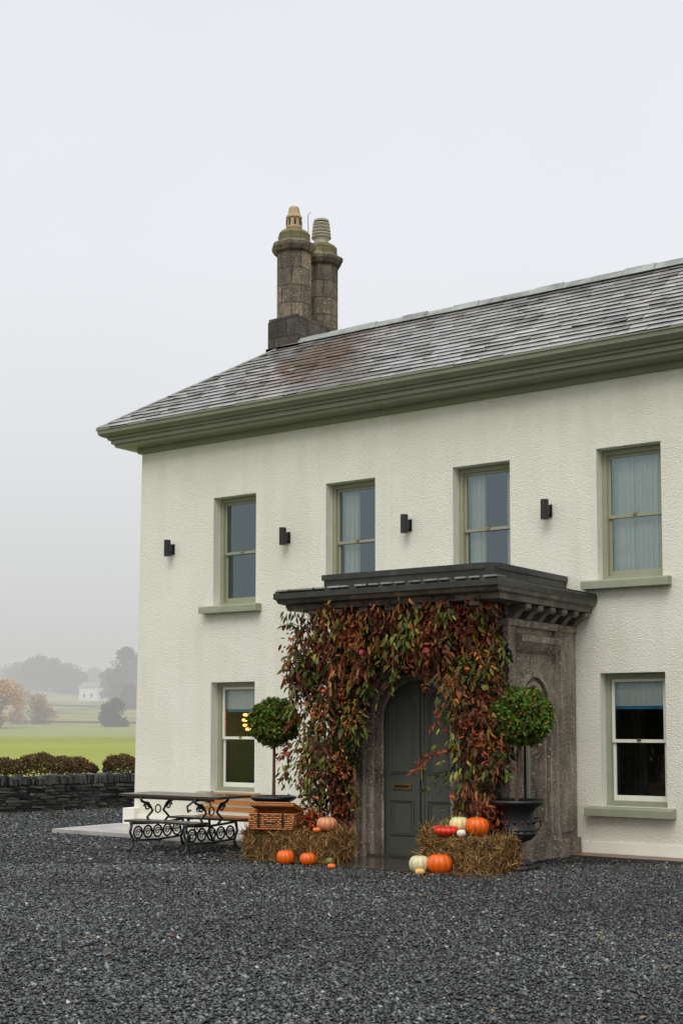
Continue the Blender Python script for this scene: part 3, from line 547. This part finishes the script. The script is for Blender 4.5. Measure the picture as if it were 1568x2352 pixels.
for t,D,h,w,c,n in ((-.1655,330,14.5,9,OLV,4500),(-.155,345,13,9,OLV,3500),(-.176,360,10.0,6,OLV,3000),(-.198,410,7,8,OLV,2000),(-.207,405,9.5,10,OLV,2800),(-.2165,410,11,11,OLV,3000),(-.226,415,11,11,OLV,3000),(-.2355,415,10,10,OLV,2500),(-.245,430,8.5,11,OLV,2000),(-.255,520,10,14,OLV,2000),(-.267,520,10,14,OLV,2000),(-.28,540,9,14,OLV,2000),(-.243,320,4.5,6,BRN,1200),(-.147,360,13,10,OLV,2500),(-.135,380,13,11,OLV,2000),(-.30,420,10,12,OLV,2000),(-.32,430,11,12,OLV,2000),(-.16,300,6,6,OLV,1500),(-.187,520,11,12,OLV,2000)):
    tree('misty_tree',t,D,h,w,c,n,.65,.06)
p=bd(-.188,375);z=float(terr(p[0],p[1])); mb=MB(); mb.box(p[0]-3.6,p[0]+3.6,p[1]-1.8,p[1]+1.8,z-.5,z+3.8); mb.prism([(-2.1,3.8),(0,5.4),(2.1,3.8)],lambda u,v,d:(d,p[1]+u,z+v),p[0]-3.8,p[0]+3.8,1); mb.box(p[0]-1.9,p[0]-1.1,p[1]-1.83,p[1]-1.79,z+1,z+2,2); mb.box(p[0]+1.0,p[0]+1.8,p[1]-1.83,p[1]-1.79,z+1,z+2,2); mb.build('white_cottage',[plain('limewash',(.92,.92,.9),.8,var=.03),M_lead,M_black])
mb=MB(); mb.cc=(.07,.07,.065)
for t0,t1,D0,D1 in ((-.33,-.1,250,246),(-.33,-.1,330,290)):
    pr=None
    for t in np.linspace(0,1,60):
        q=bd(t0+(t1-t0)*t,D0+(D1-D0)*t); q=np.array([q[0],q[1],float(terr(*q))])
        if pr is not None:
            d=(q-pr);ln=np.linalg.norm(d);d/=ln; mb.obox((q+pr)/2+[0,0,.0],[d,np.cross([0,0,1],d),(0,0,1)],[ln/2,.3,.4])
        pr=q
mb.build('field_wall',[M_drystone],col=True)
# ---------------------------------------------------------------- urns & topiary
def urn(c,s,handles=True):
    x,y=c; e=empty('garden_urn'); m=MB()
    m.box(x-.19*s,x+.19*s,y-.19*s,y+.19*s,0,.06*s)
    m.lathe([(r*s,z*s) for r,z in [(.17,.06),(.165,.09),(.12,.12),(.07,.16),(.055,.22),(.06,.25),(.085,.27),(.06,.29),(.07,.31)]],(x,y,0),0,28)
    m.build('base',[M_urn],e,True)
    m=MB(); m.lathe([(r*s,z*s) for r,z in [(.07,.30),(.15,.33),(.20,.38),(.215,.43)]],(x,y,0),0,64,.04,16); m.lathe([(r*s,z*s) for r,z in [(.215,.43),(.2,.45),(.2,.62),(.23,.69),(.29,.72),(.31,.74),(.31,.765),(.29,.77),(.25,.74),(.2,.7)]],(x,y,0),0,40); m.build('bowl',[M_urn],e,True)
    m=MB()
    for k in (-1,1):
        a,b=.817,.576
        pts=[(.2,.56),(.245,.575),(.27,.54),(.265,.48),(.24,.44),(.2,.43)]
        m.tube([(x+k*a*r*s,y+k*b*r*s,z*s) for r,z in pts],.010*s)
    for k in range(16):
        q=k*math.pi/8; m.lathe([(.001,-.03),(.02,-.01),(.02,.01),(.001,.03)],(x+.2*s*math.cos(q),y+.2*s*math.sin(q),.53*s),0,6)
    m.build('ornament',[M_urn],e,True)
    m=MB(); m.lathe([(.26*s,.70*s),(.2*s,.73*s),(.01,.745*s)],(x,y,0),0,16); m.build('soil',[M_core],e,True)
    return e
urn((-6.85,-2.0),1.0); urn((-10.19,-2.06),.92)
TOP=[(.045,.09,.012),(.08,.15,.02),(.14,.21,.03),(.21,.065,.015),(.18,.17,.03)]
def topiary(x,y,z0,cx,cy,cz,r):
    e=empty('topiary_tree'); m=MB(); m.tube([(x,y,z0),(x+(cx-x)*.4,y,z0+.35),(x+(cx-x)*.8,y,cz-r*.7),(cx,cy,cz)],[.024,.02,.018,.014]); m.build('trunk',[M_bark],e)
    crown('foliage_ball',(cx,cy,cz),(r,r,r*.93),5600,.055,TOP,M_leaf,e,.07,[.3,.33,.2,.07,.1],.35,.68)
topiary(-10.19,-2.06,.64,-10.18,-2.06,1.625,.285); topiary(-6.85,-2.0,.72,-6.77,-1.98,1.69,.315)
# ---------------------------------------------------------------- garland
gar=empty('autumn_garland')
def inreg(x,z):
    if z>3.0+.04*math.sin(x*7): return False
    edL=-9.74+.10*math.sin(z*5)+(.10 if z<1 else 0); inL=-8.93+.10*math.sin(z*4+1)-(.10 if z<.9 else 0)
    edR=-6.98+.07*math.sin(z*6); inR=-7.56+.07*math.sin(z*5+2)+(.04 if z<1.2 else 0)
    und=2.29-((x+8.25)/.85)**2*.30+.08*math.sin(x*13)
    if x<edL or x>edR: return False
    if -9.0<x<-7.45 and z>und: return True
    if x<inL or x>inR: return z>(.50 if x<-8.5 else .46)
    return False
def samp(k):
    out=[]
    while len(out)<k:
        x,z=rng.uniform(-9.85,-6.85),rng.uniform(.4,3.08)
        if inreg(x,z): out.append((x,z))
    return np.array(out)
b_=samp(2600);n=len(b_); C=np.stack([b_[:,0],-1.93-.1*rng.random(n),b_[:,1]],1)
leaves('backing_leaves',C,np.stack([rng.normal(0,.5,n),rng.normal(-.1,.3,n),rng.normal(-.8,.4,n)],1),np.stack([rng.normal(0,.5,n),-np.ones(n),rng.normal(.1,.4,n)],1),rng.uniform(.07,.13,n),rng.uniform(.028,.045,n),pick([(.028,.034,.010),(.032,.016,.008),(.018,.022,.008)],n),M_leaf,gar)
SPEC={
 'russet':([(.24,.075,.022),(.16,.048,.017),(.36,.135,.045),(.10,.032,.014)],(.08,.14),.034,.3,-1.2),
 'olive':([(.12,.135,.02),(.19,.20,.035),(.06,.08,.015),(.28,.25,.05)],(.08,.125),.038,.35,-1.0),
 'burgundy':([(.09,.018,.010),(.055,.014,.008),(.17,.024,.012)],(.055,.1),.036,.6,-.5),
 'fern':([(.04,.07,.014),(.08,.11,.02),(.03,.045,.012)],(.045,.08),.012,.8,-.4),
 'rust':([(.38,.09,.022),(.27,.048,.016),(.48,.16,.04)],(.04,.075),.022,.7,-.5)}
cen=samp(400)
AC,AD,AN,AL,AW,AK=[],[],[],[],[],[]
for cx,cz in cen:
    head=cz>2.15
    if head: pr=[.36,.31,.08,.12,.13]
    elif cx<-8.5: pr=[.13,.30,.19,.22,.16] if cz>1.1 else [.09,.19,.32,.14,.26]
    else: pr=[.27,.23,.15,.20,.15]
    s=rng.choice(['russet','olive','burgundy','fern','rust'],p=pr); cols,lr,wd,sp,dn_=SPEC[s]
    k=int({'russet':20,'olive':17,'burgundy':26,'fern':60,'rust':34}[s]*rng.uniform(.7,1.3)); out=rng.uniform(.02,.30)
    rad=np.array([.075,.045,.10]); loc=rng.normal(size=(k,3))*rad; c=np.array([cx,-2.0-out-(.18 if head and cz>2.55 else 0)*rng.random(),cz])+loc
    lean=rng.normal(0,.3)
    AC.append(c); AD.append(np.stack([rng.normal(lean,sp,k)+loc[:,0]*4,rng.normal(-.3,.35,k),rng.normal(dn_,.35,k)],1)); AN.append(np.stack([rng.normal(0,.6,k),-np.ones(k),rng.normal(.3,.45,k)],1))
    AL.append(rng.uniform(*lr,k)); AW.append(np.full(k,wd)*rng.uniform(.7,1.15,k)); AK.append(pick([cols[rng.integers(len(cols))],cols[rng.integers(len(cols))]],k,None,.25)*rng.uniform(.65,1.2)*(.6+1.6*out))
Cg=np.concatenate(AC)
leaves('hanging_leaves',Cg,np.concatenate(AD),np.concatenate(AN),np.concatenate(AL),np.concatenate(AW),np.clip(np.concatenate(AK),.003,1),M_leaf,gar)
sp=[];sd=[];sc=[]
m=MB()
for (x,z,dx,dz,kind) in [(-9.6,2.75,-.25,.05,0),(-9.65,2.5,-.2,-.2,1),(-9.65,2.3,-.22,-.2,0),(-9.6,1.45,-.35,-.25,0),(-9.55,1.2,-.35,-.3,0),(-9.6,1.3,-.3,-.1,2),(-9.6,1.75,-.2,-.2,0),(-7.6,1.35,-.42,-.3,2),(-7.6,1.3,-.34,-.1,2),(-7.55,1.1,-.3,-.25,1),(-7.6,1.9,-.15,-.35,2),(-7.0,2.6,.18,-.3,1),(-7.0,1.3,.2,-.25,1),(-8.85,1.7,.22,-.2,1),(-8.9,1.1,.1,-.4,0),(-8.9,.85,.12,-.25,1),(-8.3,2.3,.0,-.3,1),(-9.1,2.95,-.05,.22,2),(-9.3,.8,-.25,-.1,1),(-7.1,2.9,.1,.12,2),(-8.6,2.3,-.05,-.25,1),(-7.9,2.25,.05,-.3,0),(-7.0,2.2,.12,-.3,0),(-9.65,2.0,-.12,-.3,1)]:
    p0=np.array([x,-2.15,z]);p1=p0+np.array([dx,-.12,dz]); m.tube([p0,(p0+p1)/2+[0,-.03,.04],p1],.004,0,4)
    for k in range(24):
        t=rng.random(); sp.append(p0+(p1-p0)*t*1.05+[0,-.02,.04*(1-abs(2*t-1))]+rng.normal(0,.012,3)); sd.append((dx*1.5+rng.normal(0,.4),rng.normal(-.1,.4),-.55+rng.normal(0,.35)))
        sc.append([(.15,.045,.018),(.11,.13,.025),(.33,.10,.045)][kind]*np.array(1+rng.normal(0,.25)))
sp=np.array(sp);k=len(sp)
leaves('leaf_sprays',sp,np.array(sd),rng.normal(size=(k,3))+[0,-1,0],rng.uniform(.05,.11,k),.032,np.clip(np.array(sc),.005,1),M_leaf,gar)
m.build('stems',[M_bark],gar)
def blossoms(nm,pts,r,c):
    m=MB()
    for p in pts:
        for k in range(7):
            d=unit(rng.normal(size=3)); m.lathe([(.001,-r*.5),(r*.45,-r*.2),(r*.5,r*.1),(.001,r*.45)],(p[0]+d[0]*r*.45,p[1]+d[1]*r*.45,p[2]+d[2]*r*.45),0,7)
    m.build(nm,[plain(nm+'_petal',c,.6,var=.3)],gar,True)
blossoms('pink_flower',[(-8.6,-2.46,2.42),(-7.75,-2.4,2.42)],.045,(.45,.05,.11))
blossoms('orange_flower',[(-9.35,-2.38,1.72),(-9.2,-2.38,1.98),(-8.95,-2.36,2.62),(-9.3,-2.36,.72),(-7.45,-2.36,.8),(-7.25,-2.36,2.2)],.035,(.6,.10,.03))
rp=Cg[rng.choice(len(Cg),60)]+np.array([0,-.05,0]); blossoms('berries',rp,.017,(.25,.02,.015))
# ---------------------------------------------------------------- hay bales
def bale(cx,cy,cz,lx,ly,lz,ang,n=5600):
    e=empty('hay_bale'); ca,sa=math.cos(ang),math.sin(ang); u=np.array([ca,sa,0]);v=np.array([-sa,ca,0]);w=np.array([0,0,1.])
    m=MB(); m.obox((cx,cy,cz+lz/2),[u,v,w],[lx/2-.03,ly/2-.03,lz/2-.018],0,.006); m.build('core',[M_haycore],e)
    t=rng.random((n,3))*2-1; fidx=rng.integers(0,5,n)
    for k,(ax,sg) in enumerate(((0,-1),(0,1),(1,-1),(1,1),(2,1))): t[fidx==k,ax]=sg
    H=np.array([lx,ly,lz])/2; loc=t*H*(1+rng.normal(0,.015,(n,3)))
    rn=np.abs(t)**6; loc=loc*(1-.07*(rn.sum(1,keepdims=True)-1).clip(0))
    wob=1+.05*np.sin(loc[:,:1]*17+loc[:,2:]*9+cx*5); loc[:,:2]*=wob
    C=np.array([cx,cy,cz+lz/2])+loc[:,:1]*u+loc[:,1:2]*v+loc[:,2:]*w
    nl=np.zeros((n,3))
    for k,(ax,sg) in enumerate(((0,-1),(0,1),(1,-1),(1,1),(2,1))): nl[fidx==k]=[u,v,w][ax]*sg
    d=rng.normal(size=(n,3)); d-=nl*(d*nl).sum(1,keepdims=True)*rng.uniform(.35,1,(n,1)); d=unit(d); d[:,2]-=.3
    leaves('straw',C+nl*.004,d,nl+rng.normal(0,.3,(n,3)),rng.uniform(.05,.17,n),rng.uniform(.004,.009,n),pick([(.40,.23,.08),(.27,.145,.048),(.52,.33,.13),(.17,.095,.035)],n,None,.3),M_straw,e)
    m=MB()
    for k in (-.25,.25):
        q=[(k*lx,-ly/2-.006,0),(k*lx,-ly/2-.006,lz+.004),(k*lx,ly/2+.006,lz+.004),(k*lx,ly/2,0)]; m.tube([np.array([cx,cy,cz])+a*u+b*v+np.array([0,0,c]) for a,b,c in q],.004,0,5)
    m.build('twine',[plain('twine%d'%rnd.randint(0,9999),(.3,.2,.08),.7)],e); return e
M_haycore=noise_mat('hay_core',[(.3,(.07,.04,.016)),(.7,(.2,.12,.045))],scale=30,rough=.9,bump=1,bscale=50)
bale(-9.42,-2.58,0,1.25,.5,.36,.03); bale(-7.13,-2.38,0,.72,.5,.38,-.05); bale(-7.62,-2.18,0,.5,.55,.42,.5)
n=500; cx=np.where(rng.random(n)<.5,rng.normal(-9.4,.4,n),rng.normal(-7.25,.35,n)); C=np.stack([cx,-2.9+rng.normal(0,.09,n),np.full(n,.026)],1)
leaves('loose_straw',C,np.stack([rng.normal(size=n),rng.normal(size=n),np.zeros(n)],1),np.tile([0,0,1.],(n,1)),rng.uniform(.04,.12,n),.006,pick([(.36,.22,.09),(.25,.15,.06)],n),M_straw)
# ---------------------------------------------------------------- pumpkins
M_pump=attr_mat('pumpkin_skin',.32,.5); M_stem=noise_mat('pumpkin_stem',[(.3,(.08,.09,.03)),(.7,(.22,.18,.07))],scale=30,rough=.7)
def pumpkin(x,y,z,r,sq=.78,c=(.75,.16,.015),c2=None,ribs=10,stem=True,tilt=0,nm='pumpkin'):
    e=empty(nm,(x,y,z)); c2=c2 or tuple(a*.6 for a in c); n=ribs*8
    V=[];F=[];Cc=[];K=16
    for i in range(K+1):
        t=math.pi*i/K; R=math.sin(t)**.85*r; zz=-math.cos(t)*r*sq; dip=.12*r*math.exp(-((math.pi-t)/.45)**2)
        for j in range(n):
            q=2*math.pi*j/n; g=abs(math.cos(q*ribs/2)); rr=R*(1-.10*(1-g**.45)); V.append((rr*math.cos(q),rr*math.sin(q),zz+r*sq-dip-.01*r)); k=(1-g)**3; Cc.append([c[a]*(1-k*.6)+c2[a]*k*.6 for a in range(3)])
    for i in range(K):
        for j in range(n): F.append((i*n+j,i*n+(j+1)%n,(i+1)*n+(j+1)%n,(i+1)*n+j))
    Cc=np.array(Cc)*(1+rng.normal(0,.03,(len(Cc),1)))
    raw('flesh',V,F,[M_pump],None,e,True,np.clip(Cc,0,1))
    if stem:
        m=MB(); h=r*1.0*sq*2-.12*r; m.tube([(0,0,h-.02*r),(.01*r,0,h+.12*r),(.08*r,.03*r,h+.28*r),(.2*r,.05*r,h+.36*r)],[.17*r,.1*r,.085*r,.1*r],0,7); m.build('stem',[M_stem],e)
    e.rotation_euler=(tilt,tilt*.5,rng.random()*6); return e
OR=(.80,.125,.004);RD=(.66,.03,.008)
pumpkin(-9.24,-3.05,0,.102,.88,OR); pumpkin(-8.98,-2.97,0,.095,.82,OR); pumpkin(-8.56,-3.1,0,.048,.7,OR,(.7,.5,.2),8)
pumpkin(-7.34,-2.83,0,.135,.84,OR); pumpkin(-7.56,-2.88,0,.115,.88,(.66,.61,.36),ribs=9); pumpkin(-7.46,-3.03,0,.055,.7,(.8,.38,.07),(.85,.75,.45),8)
pumpkin(-7.12,-2.40,.385,.132,.82,OR); pumpkin(-7.38,-2.33,.385,.115,.9,(.74,.66,.30),ribs=9); pumpkin(-7.42,-2.53,.38,.145,.42,RD,(.4,.02,.01),12); pumpkin(-7.20,-2.60,.385,.05,.85,(.78,.75,.65),ribs=8); pumpkin(-7.62,-2.4,.41,.07,.5,RD,(.75,.45,.25),9)
pumpkin(-8.97,-2.62,.365,.122,.72,(.66,.27,.13),(.4,.16,.06),10); pumpkin(-8.98,-2.80,.365,.05,.6,(.78,.15,.02),(.7,.4,.1),8)
g=pumpkin(-8.72,-2.98,0,.045,1.6,(.12,.14,.03),(.6,.35,.06),8); g.name='gourd'; g.rotation_euler=(1.2,.2,1.0); g.location=(-8.70,-3.0,.045)
crown('potted_marigold',(-9.17,-2.62,.46),(.11,.1,.12),500,.05,[(.5,.07,.015),(.34,.04,.012),(.08,.1,.02)],M_leaf,None,.1)
# ---------------------------------------------------------------- hamper
def wicker():
    m,nt,b=newmat('wicker'); g=N(nt,'ShaderNodeTexCoord'); w=N(nt,'ShaderNodeTexBrick',i_Scale=1,i_Mortar_Size=.004); w.inputs['Brick Width'].default_value=.045; w.inputs['Row Height'].default_value=.022
    w.inputs['Color1'].default_value=(.72,.28,.07,1); w.inputs['Color2'].default_value=(.5,.18,.045,1); w.inputs['Mortar'].default_value=(.09,.03,.01,1)
    s=N(nt,'ShaderNodeSeparateXYZ'); L(nt,g.outputs['Object'],s.inputs[0]); ad=N(nt,'ShaderNodeMath',operation='ADD'); L(nt,s.outputs[0],ad.inputs[0]); L(nt,s.outputs[1],ad.inputs[1]); c=N(nt,'ShaderNodeCombineXYZ'); L(nt,ad.outputs[0],c.inputs[0]); L(nt,s.outputs[2],c.inputs[1]); L(nt,c.outputs[0],w.inputs[0])
    L(nt,w.outputs[0],b.inputs['Base Color']); bp=N(nt,'ShaderNodeBump',i_Strength=.8,i_Distance=.006); bp.invert=True; L(nt,w.outputs['Fac'],bp.inputs['Height']); L(nt,bp.outputs[0],b.inputs['Normal']); b.inputs['Roughness'].default_value=.4; return m
M_wick=wicker()
hp=empty('picnic_basket',(-9.64,-2.70,.37)); hp.rotation_euler=(0,0,.28)
mb=MB(); W,Dp,H_=.27,.17,.175
def wall_weave(p0,p1,h,z0=0):
    p0=np.array(p0,float);p1=np.array(p1,float);ln=np.linalg.norm(p1-p0);d=(p1-p0)/ln;nn=np.array([d[1],-d[0],0]);k=max(2,int(ln/.05))
    for r in range(int(h/.021)):
        pts=[p0+d*ln*t+nn*(.006*math.sin(t*k*math.pi+r*math.pi))+np.array([0,0,z0+.012+r*.021]) for t in np.linspace(0,1,2*k+1)]
        mb.tube(pts,.0095,0,5)
    for t in np.linspace(0,1,k+1): q=p0+d*ln*t; mb.tube([q+[0,0,z0],q+[0,0,z0+h]],.006,0,5)
wall_weave((-W,-Dp,0),(W,-Dp,0),H_);wall_weave((W,-Dp,0),(W,Dp,0),H_);wall_weave((W,Dp,0),(-W,Dp,0),H_);wall_weave((-W,Dp,0),(-W,-Dp,0),H_)
mb.box(-W,W,-Dp,Dp,-.004,.01)
mb.tube([(-W,-Dp,H_),(W,-Dp,H_),(W,Dp,H_),(-W,Dp,H_)],.015,0,7,True); mb.tube([(-W,-Dp,.01),(W,-Dp,.01),(W,Dp,.01),(-W,Dp,.01)],.014,0,7,True)
for sx in (-W,W):
    for sy in (-Dp,Dp): mb.tube([(sx,sy,0),(sx,sy,H_)],.014)
mb.build('body',[M_wick],hp,True)
mb=MB(); mb.box(-W,W,-2*Dp,0,.012,.024); mb.tube([(-W,0,0),(W,0,0),(W,-2*Dp,0),(-W,-2*Dp,0)],.014,0,7,True); mb.tube([(-W,0,.025),(W,0,.025),(W,-2*Dp,.025),(-W,-2*Dp,.025)],.013,0,7,True)
for k in range(15): y=-2*Dp*(k+.5)/15; mb.tube([(x,y,.026+.003*math.sin(j*1.57+k*3.14)) for j,x in enumerate(np.linspace(-W,W,24))],.010,0,5)
lid=mb.build('lid',[M_wick],hp); lid.location=(0,Dp,H_+.018); lid.rotation_euler=(-.27,-.0,0)
mb=MB()
for x in (-.15,.15): mb.box(x-.014,x+.014,-Dp-.024,-Dp-.018,.03,H_+.015); mb.box(x-.02,x+.02,-Dp-.028,-Dp-.022,.08,.11)
mb.tube([(-.07,-Dp-.015,.11),(-.06,-Dp-.045,.08),(.06,-Dp-.045,.08),(.07,-Dp-.015,.11)],.009); mb.build('straps',[M_black],hp)
# ---------------------------------------------------------------- picnic table and bench
tb=empty('picnic_table')
TX0,TX1=-12.10,-10.45
mb=MB()
for k in range(4): y=-2.82+k*.165; mb.box(TX0,TX1,y,y+.155,.685,.715)
mb.box(TX0+.1,TX1-.1,-2.78,-2.76,.655,.684); mb.build('top',[M_tabletop],tb)
mb=MB()
for k in range(2): mb.box(-11.85,-10.68,-2.98+k*.14,-2.85+k*.14,.375,.4)
for k in range(2): mb.box(-11.85,-10.68,-2.16+k*.14,-2.03+k*.14,.375,.4)
mb.build('seats',[M_seat],tb)
mb=MB()
def ringp(cx,cy,cz,R,n=14): return [(cx,cy+R*math.cos(t),cz+R*math.sin(t)) for t in np.linspace(0,2*math.pi,n,endpoint=False)]
def spiral(cx,cy,cz,R,s=1,turn=1.6,ph=0): return [(cx,cy+s*R*(1-.8*t)*math.cos(ph+t*turn*6.28),cz+R*(1-.8*t)*math.sin(ph+t*turn*6.28)) for t in np.linspace(0,1,20)]
for X in (-11.72,-10.82):
    for yc in (-2.86,-2.68,-2.5,-2.32,-2.14): mb.tube(ringp(X,yc,.24,.075),.013,0,6,True); mb.tube(spiral(X,yc,.24,.05),.008,0,5)
    mb.tube([(X,-3.0,.365),(X,-2.75,.35),(X,-2.5,.34),(X,-2.25,.35),(X,-2.02,.365)],.016)
    mb.tube([(X,-2.98,.15),(X,-2.5,.13),(X,-2.04,.15)],.014)
    for s in (-1,1):
        c=-2.5; mb.tube([(X,c+s*.47,.36),(X,c+s*.5,.25),(X,c+s*.44,.14),(X,c+s*.47,.06),(X,c+s*.54,.015),(X,c+s*.5,.012)],[.02,.018,.018,.02,.024,.02])
        mb.tube([(X,c+s*.12,.35),(X,c+s*.2,.42),(X,c+s*.1,.5),(X,c+s*.16,.58),(X,c+s*.3,.63),(X,c+s*.32,.67)],.017); mb.tube(spiral(X,c+s*.2,.56,.06,s),.011,0,5)
    mb.tube([(X,-2.82,.672),(X,-2.18,.672)],.014); mb.tube(ringp(X,-2.5,.52,.05),.009,0,6,True)
mb.tube([(-11.72,-2.5,.34),(-10.82,-2.5,.34)],.01); mb.build('cast_iron_frame',[M_iron],tb,True)
bn=empty('garden_bench'); bx0,bx1=-11.75,-10.3
mb=MB()
for k in range(4): mb.box(bx0,bx1,-1.98+k*.1,-1.90+k*.1,.36+.005*k,.385+.005*k)
for k,z in enumerate((.44,.53,.62)): mb.box(bx0,bx1,-1.57+k*.02,-1.545+k*.02,z,z+.065)
mb.build('slats',[M_wood],bn)
mb=MB()
for X in (bx0+.08,bx1-.08):
    mb.tube([(X,-2.0,.0),(X,-1.95,.1),(X,-2.02,.22),(X,-1.97,.35)],.018); mb.tube([(X,-1.45,.0),(X,-1.55,.15),(X,-1.56,.4),(X,-1.5,.7)],.018); mb.tube([(X,-2.0,.36),(X,-1.56,.36)],.014)
    mb.tube([(X,-1.53,.55),(X,-1.7,.6),(X,-1.9,.57),(X,-2.0,.52),(X,-1.98,.45),(X,-1.93,.47)],.015); mb.tube(spiral(X,-1.78,.22,.09),.01,0,5); mb.tube(spiral(X,-1.78,.47,.05),.008,0,5)
mb.build('iron_ends',[M_iron],bn,True)
# ---------------------------------------------------------------- mist
def mist():
    m,nt,b=newmat('mist'); nt.nodes.remove(b); s=.0044; Lr=(.60,.605,.59)
    ab=N(nt,'ShaderNodeVolumeAbsorption'); ab.inputs['Color'].default_value=(0,0,0,1); ab.inputs['Density'].default_value=s
    em=N(nt,'ShaderNodeEmission'); em.inputs[0].default_value=(*Lr,1); em.inputs[1].default_value=s  # emission glow put into the volume in place of scattered skylight
    ad=N(nt,'ShaderNodeAddShader'); L(nt,ab.outputs[0],ad.inputs[0]); L(nt,em.outputs[0],ad.inputs[1]); L(nt,ad.outputs[0],nt.nodes['Material Output'].inputs['Volume']); return m
mb=MB(); cc=bd(0,110+900); mb.obox((cc[0],cc[1],17),[(Rh[0],Rh[1],0),(Fh[0],Fh[1],0),(0,0,1)],[1100,900,25]); mb.build('mist',[mist()])
# ---------------------------------------------------------------- world, sun, camera
w=bpy.data.worlds.new('World'); S.world=w; w.use_nodes=True; nt=w.node_tree; bg=nt.nodes['Background']
sky=N(nt,'ShaderNodeTexSky',sky_type='NISHITA'); sky.sun_disc=False; sky.air_density=1; sky.dust_density=4
sc=N(nt,'ShaderNodeVectorMath',operation='SCALE'); sc.inputs['Scale'].default_value=.08; L(nt,sky.outputs[0],sc.inputs[0])
tc=N(nt,'ShaderNodeTexCoord'); sp_=N(nt,'ShaderNodeSeparateXYZ'); L(nt,tc.outputs['Generated'],sp_.inputs[0])
cr=ramp(nt,[(0,(.86,.865,.875)),(.2,(.89,.90,.925)),(.52,(.86,.878,.915)),(.72,(1.3,1.31,1.32)),(1,(1.95,1.955,1.96))]); L(nt,sp_.outputs[2],cr.inputs[0])
nz=N(nt,'ShaderNodeTexNoise',i_Scale=1.6,i_Detail=4,i_Roughness=.5); L(nt,tc.outputs['Generated'],nz.inputs['Vector']); r2=ramp(nt,[(.3,(.95,.957,.968)),(.7,(1.02,1.02,1.02))]); L(nt,nz.outputs[0],r2.inputs[0])
mu=N(nt,'ShaderNodeMix',data_type='RGBA',blend_type='MULTIPLY'); mu.inputs[0].default_value=1; L(nt,cr.outputs[0],mu.inputs[6]); L(nt,r2.outputs[0],mu.inputs[7])
mx=N(nt,'ShaderNodeMix',data_type='RGBA'); mx.inputs[0].default_value=.94; L(nt,sc.outputs[0],mx.inputs[6]); L(nt,mu.outputs[2],mx.inputs[7]); L(nt,mx.outputs[2],bg.inputs[0]); bg.inputs[1].default_value=1
sl_=bpy.data.lights.new('sun','SUN'); sl_.energy=1.35; sl_.angle=math.radians(35); sl_.color=(1,.955,.88); so=bpy.data.objects.new('sun',sl_); COL.objects.link(so)
d=Vector((.22,-.62,.74)); so.rotation_euler=d.to_track_quat('Z','Y').to_euler()
sky.sun_elevation=math.asin(d.normalized().z); sky.sun_rotation=math.atan2(d.x,d.y)
cam=bpy.data.cameras.new('camera'); co=bpy.data.objects.new('camera',cam); COL.objects.link(co); co.location=(0,-15.061,1.6); co.rotation_euler=(math.pi/2+.0692,0,.6137)
cam.sensor_fit='VERTICAL'; cam.sensor_height=36; cam.sensor_width=24; cam.lens=3030/2352*36; cam.shift_y=(1452.9-1176)/2352; cam.clip_end=5000; cam.clip_start=.1; S.camera=co
S.view_settings.view_transform='Standard'; S.view_settings.look='None'; S.view_settings.exposure=0
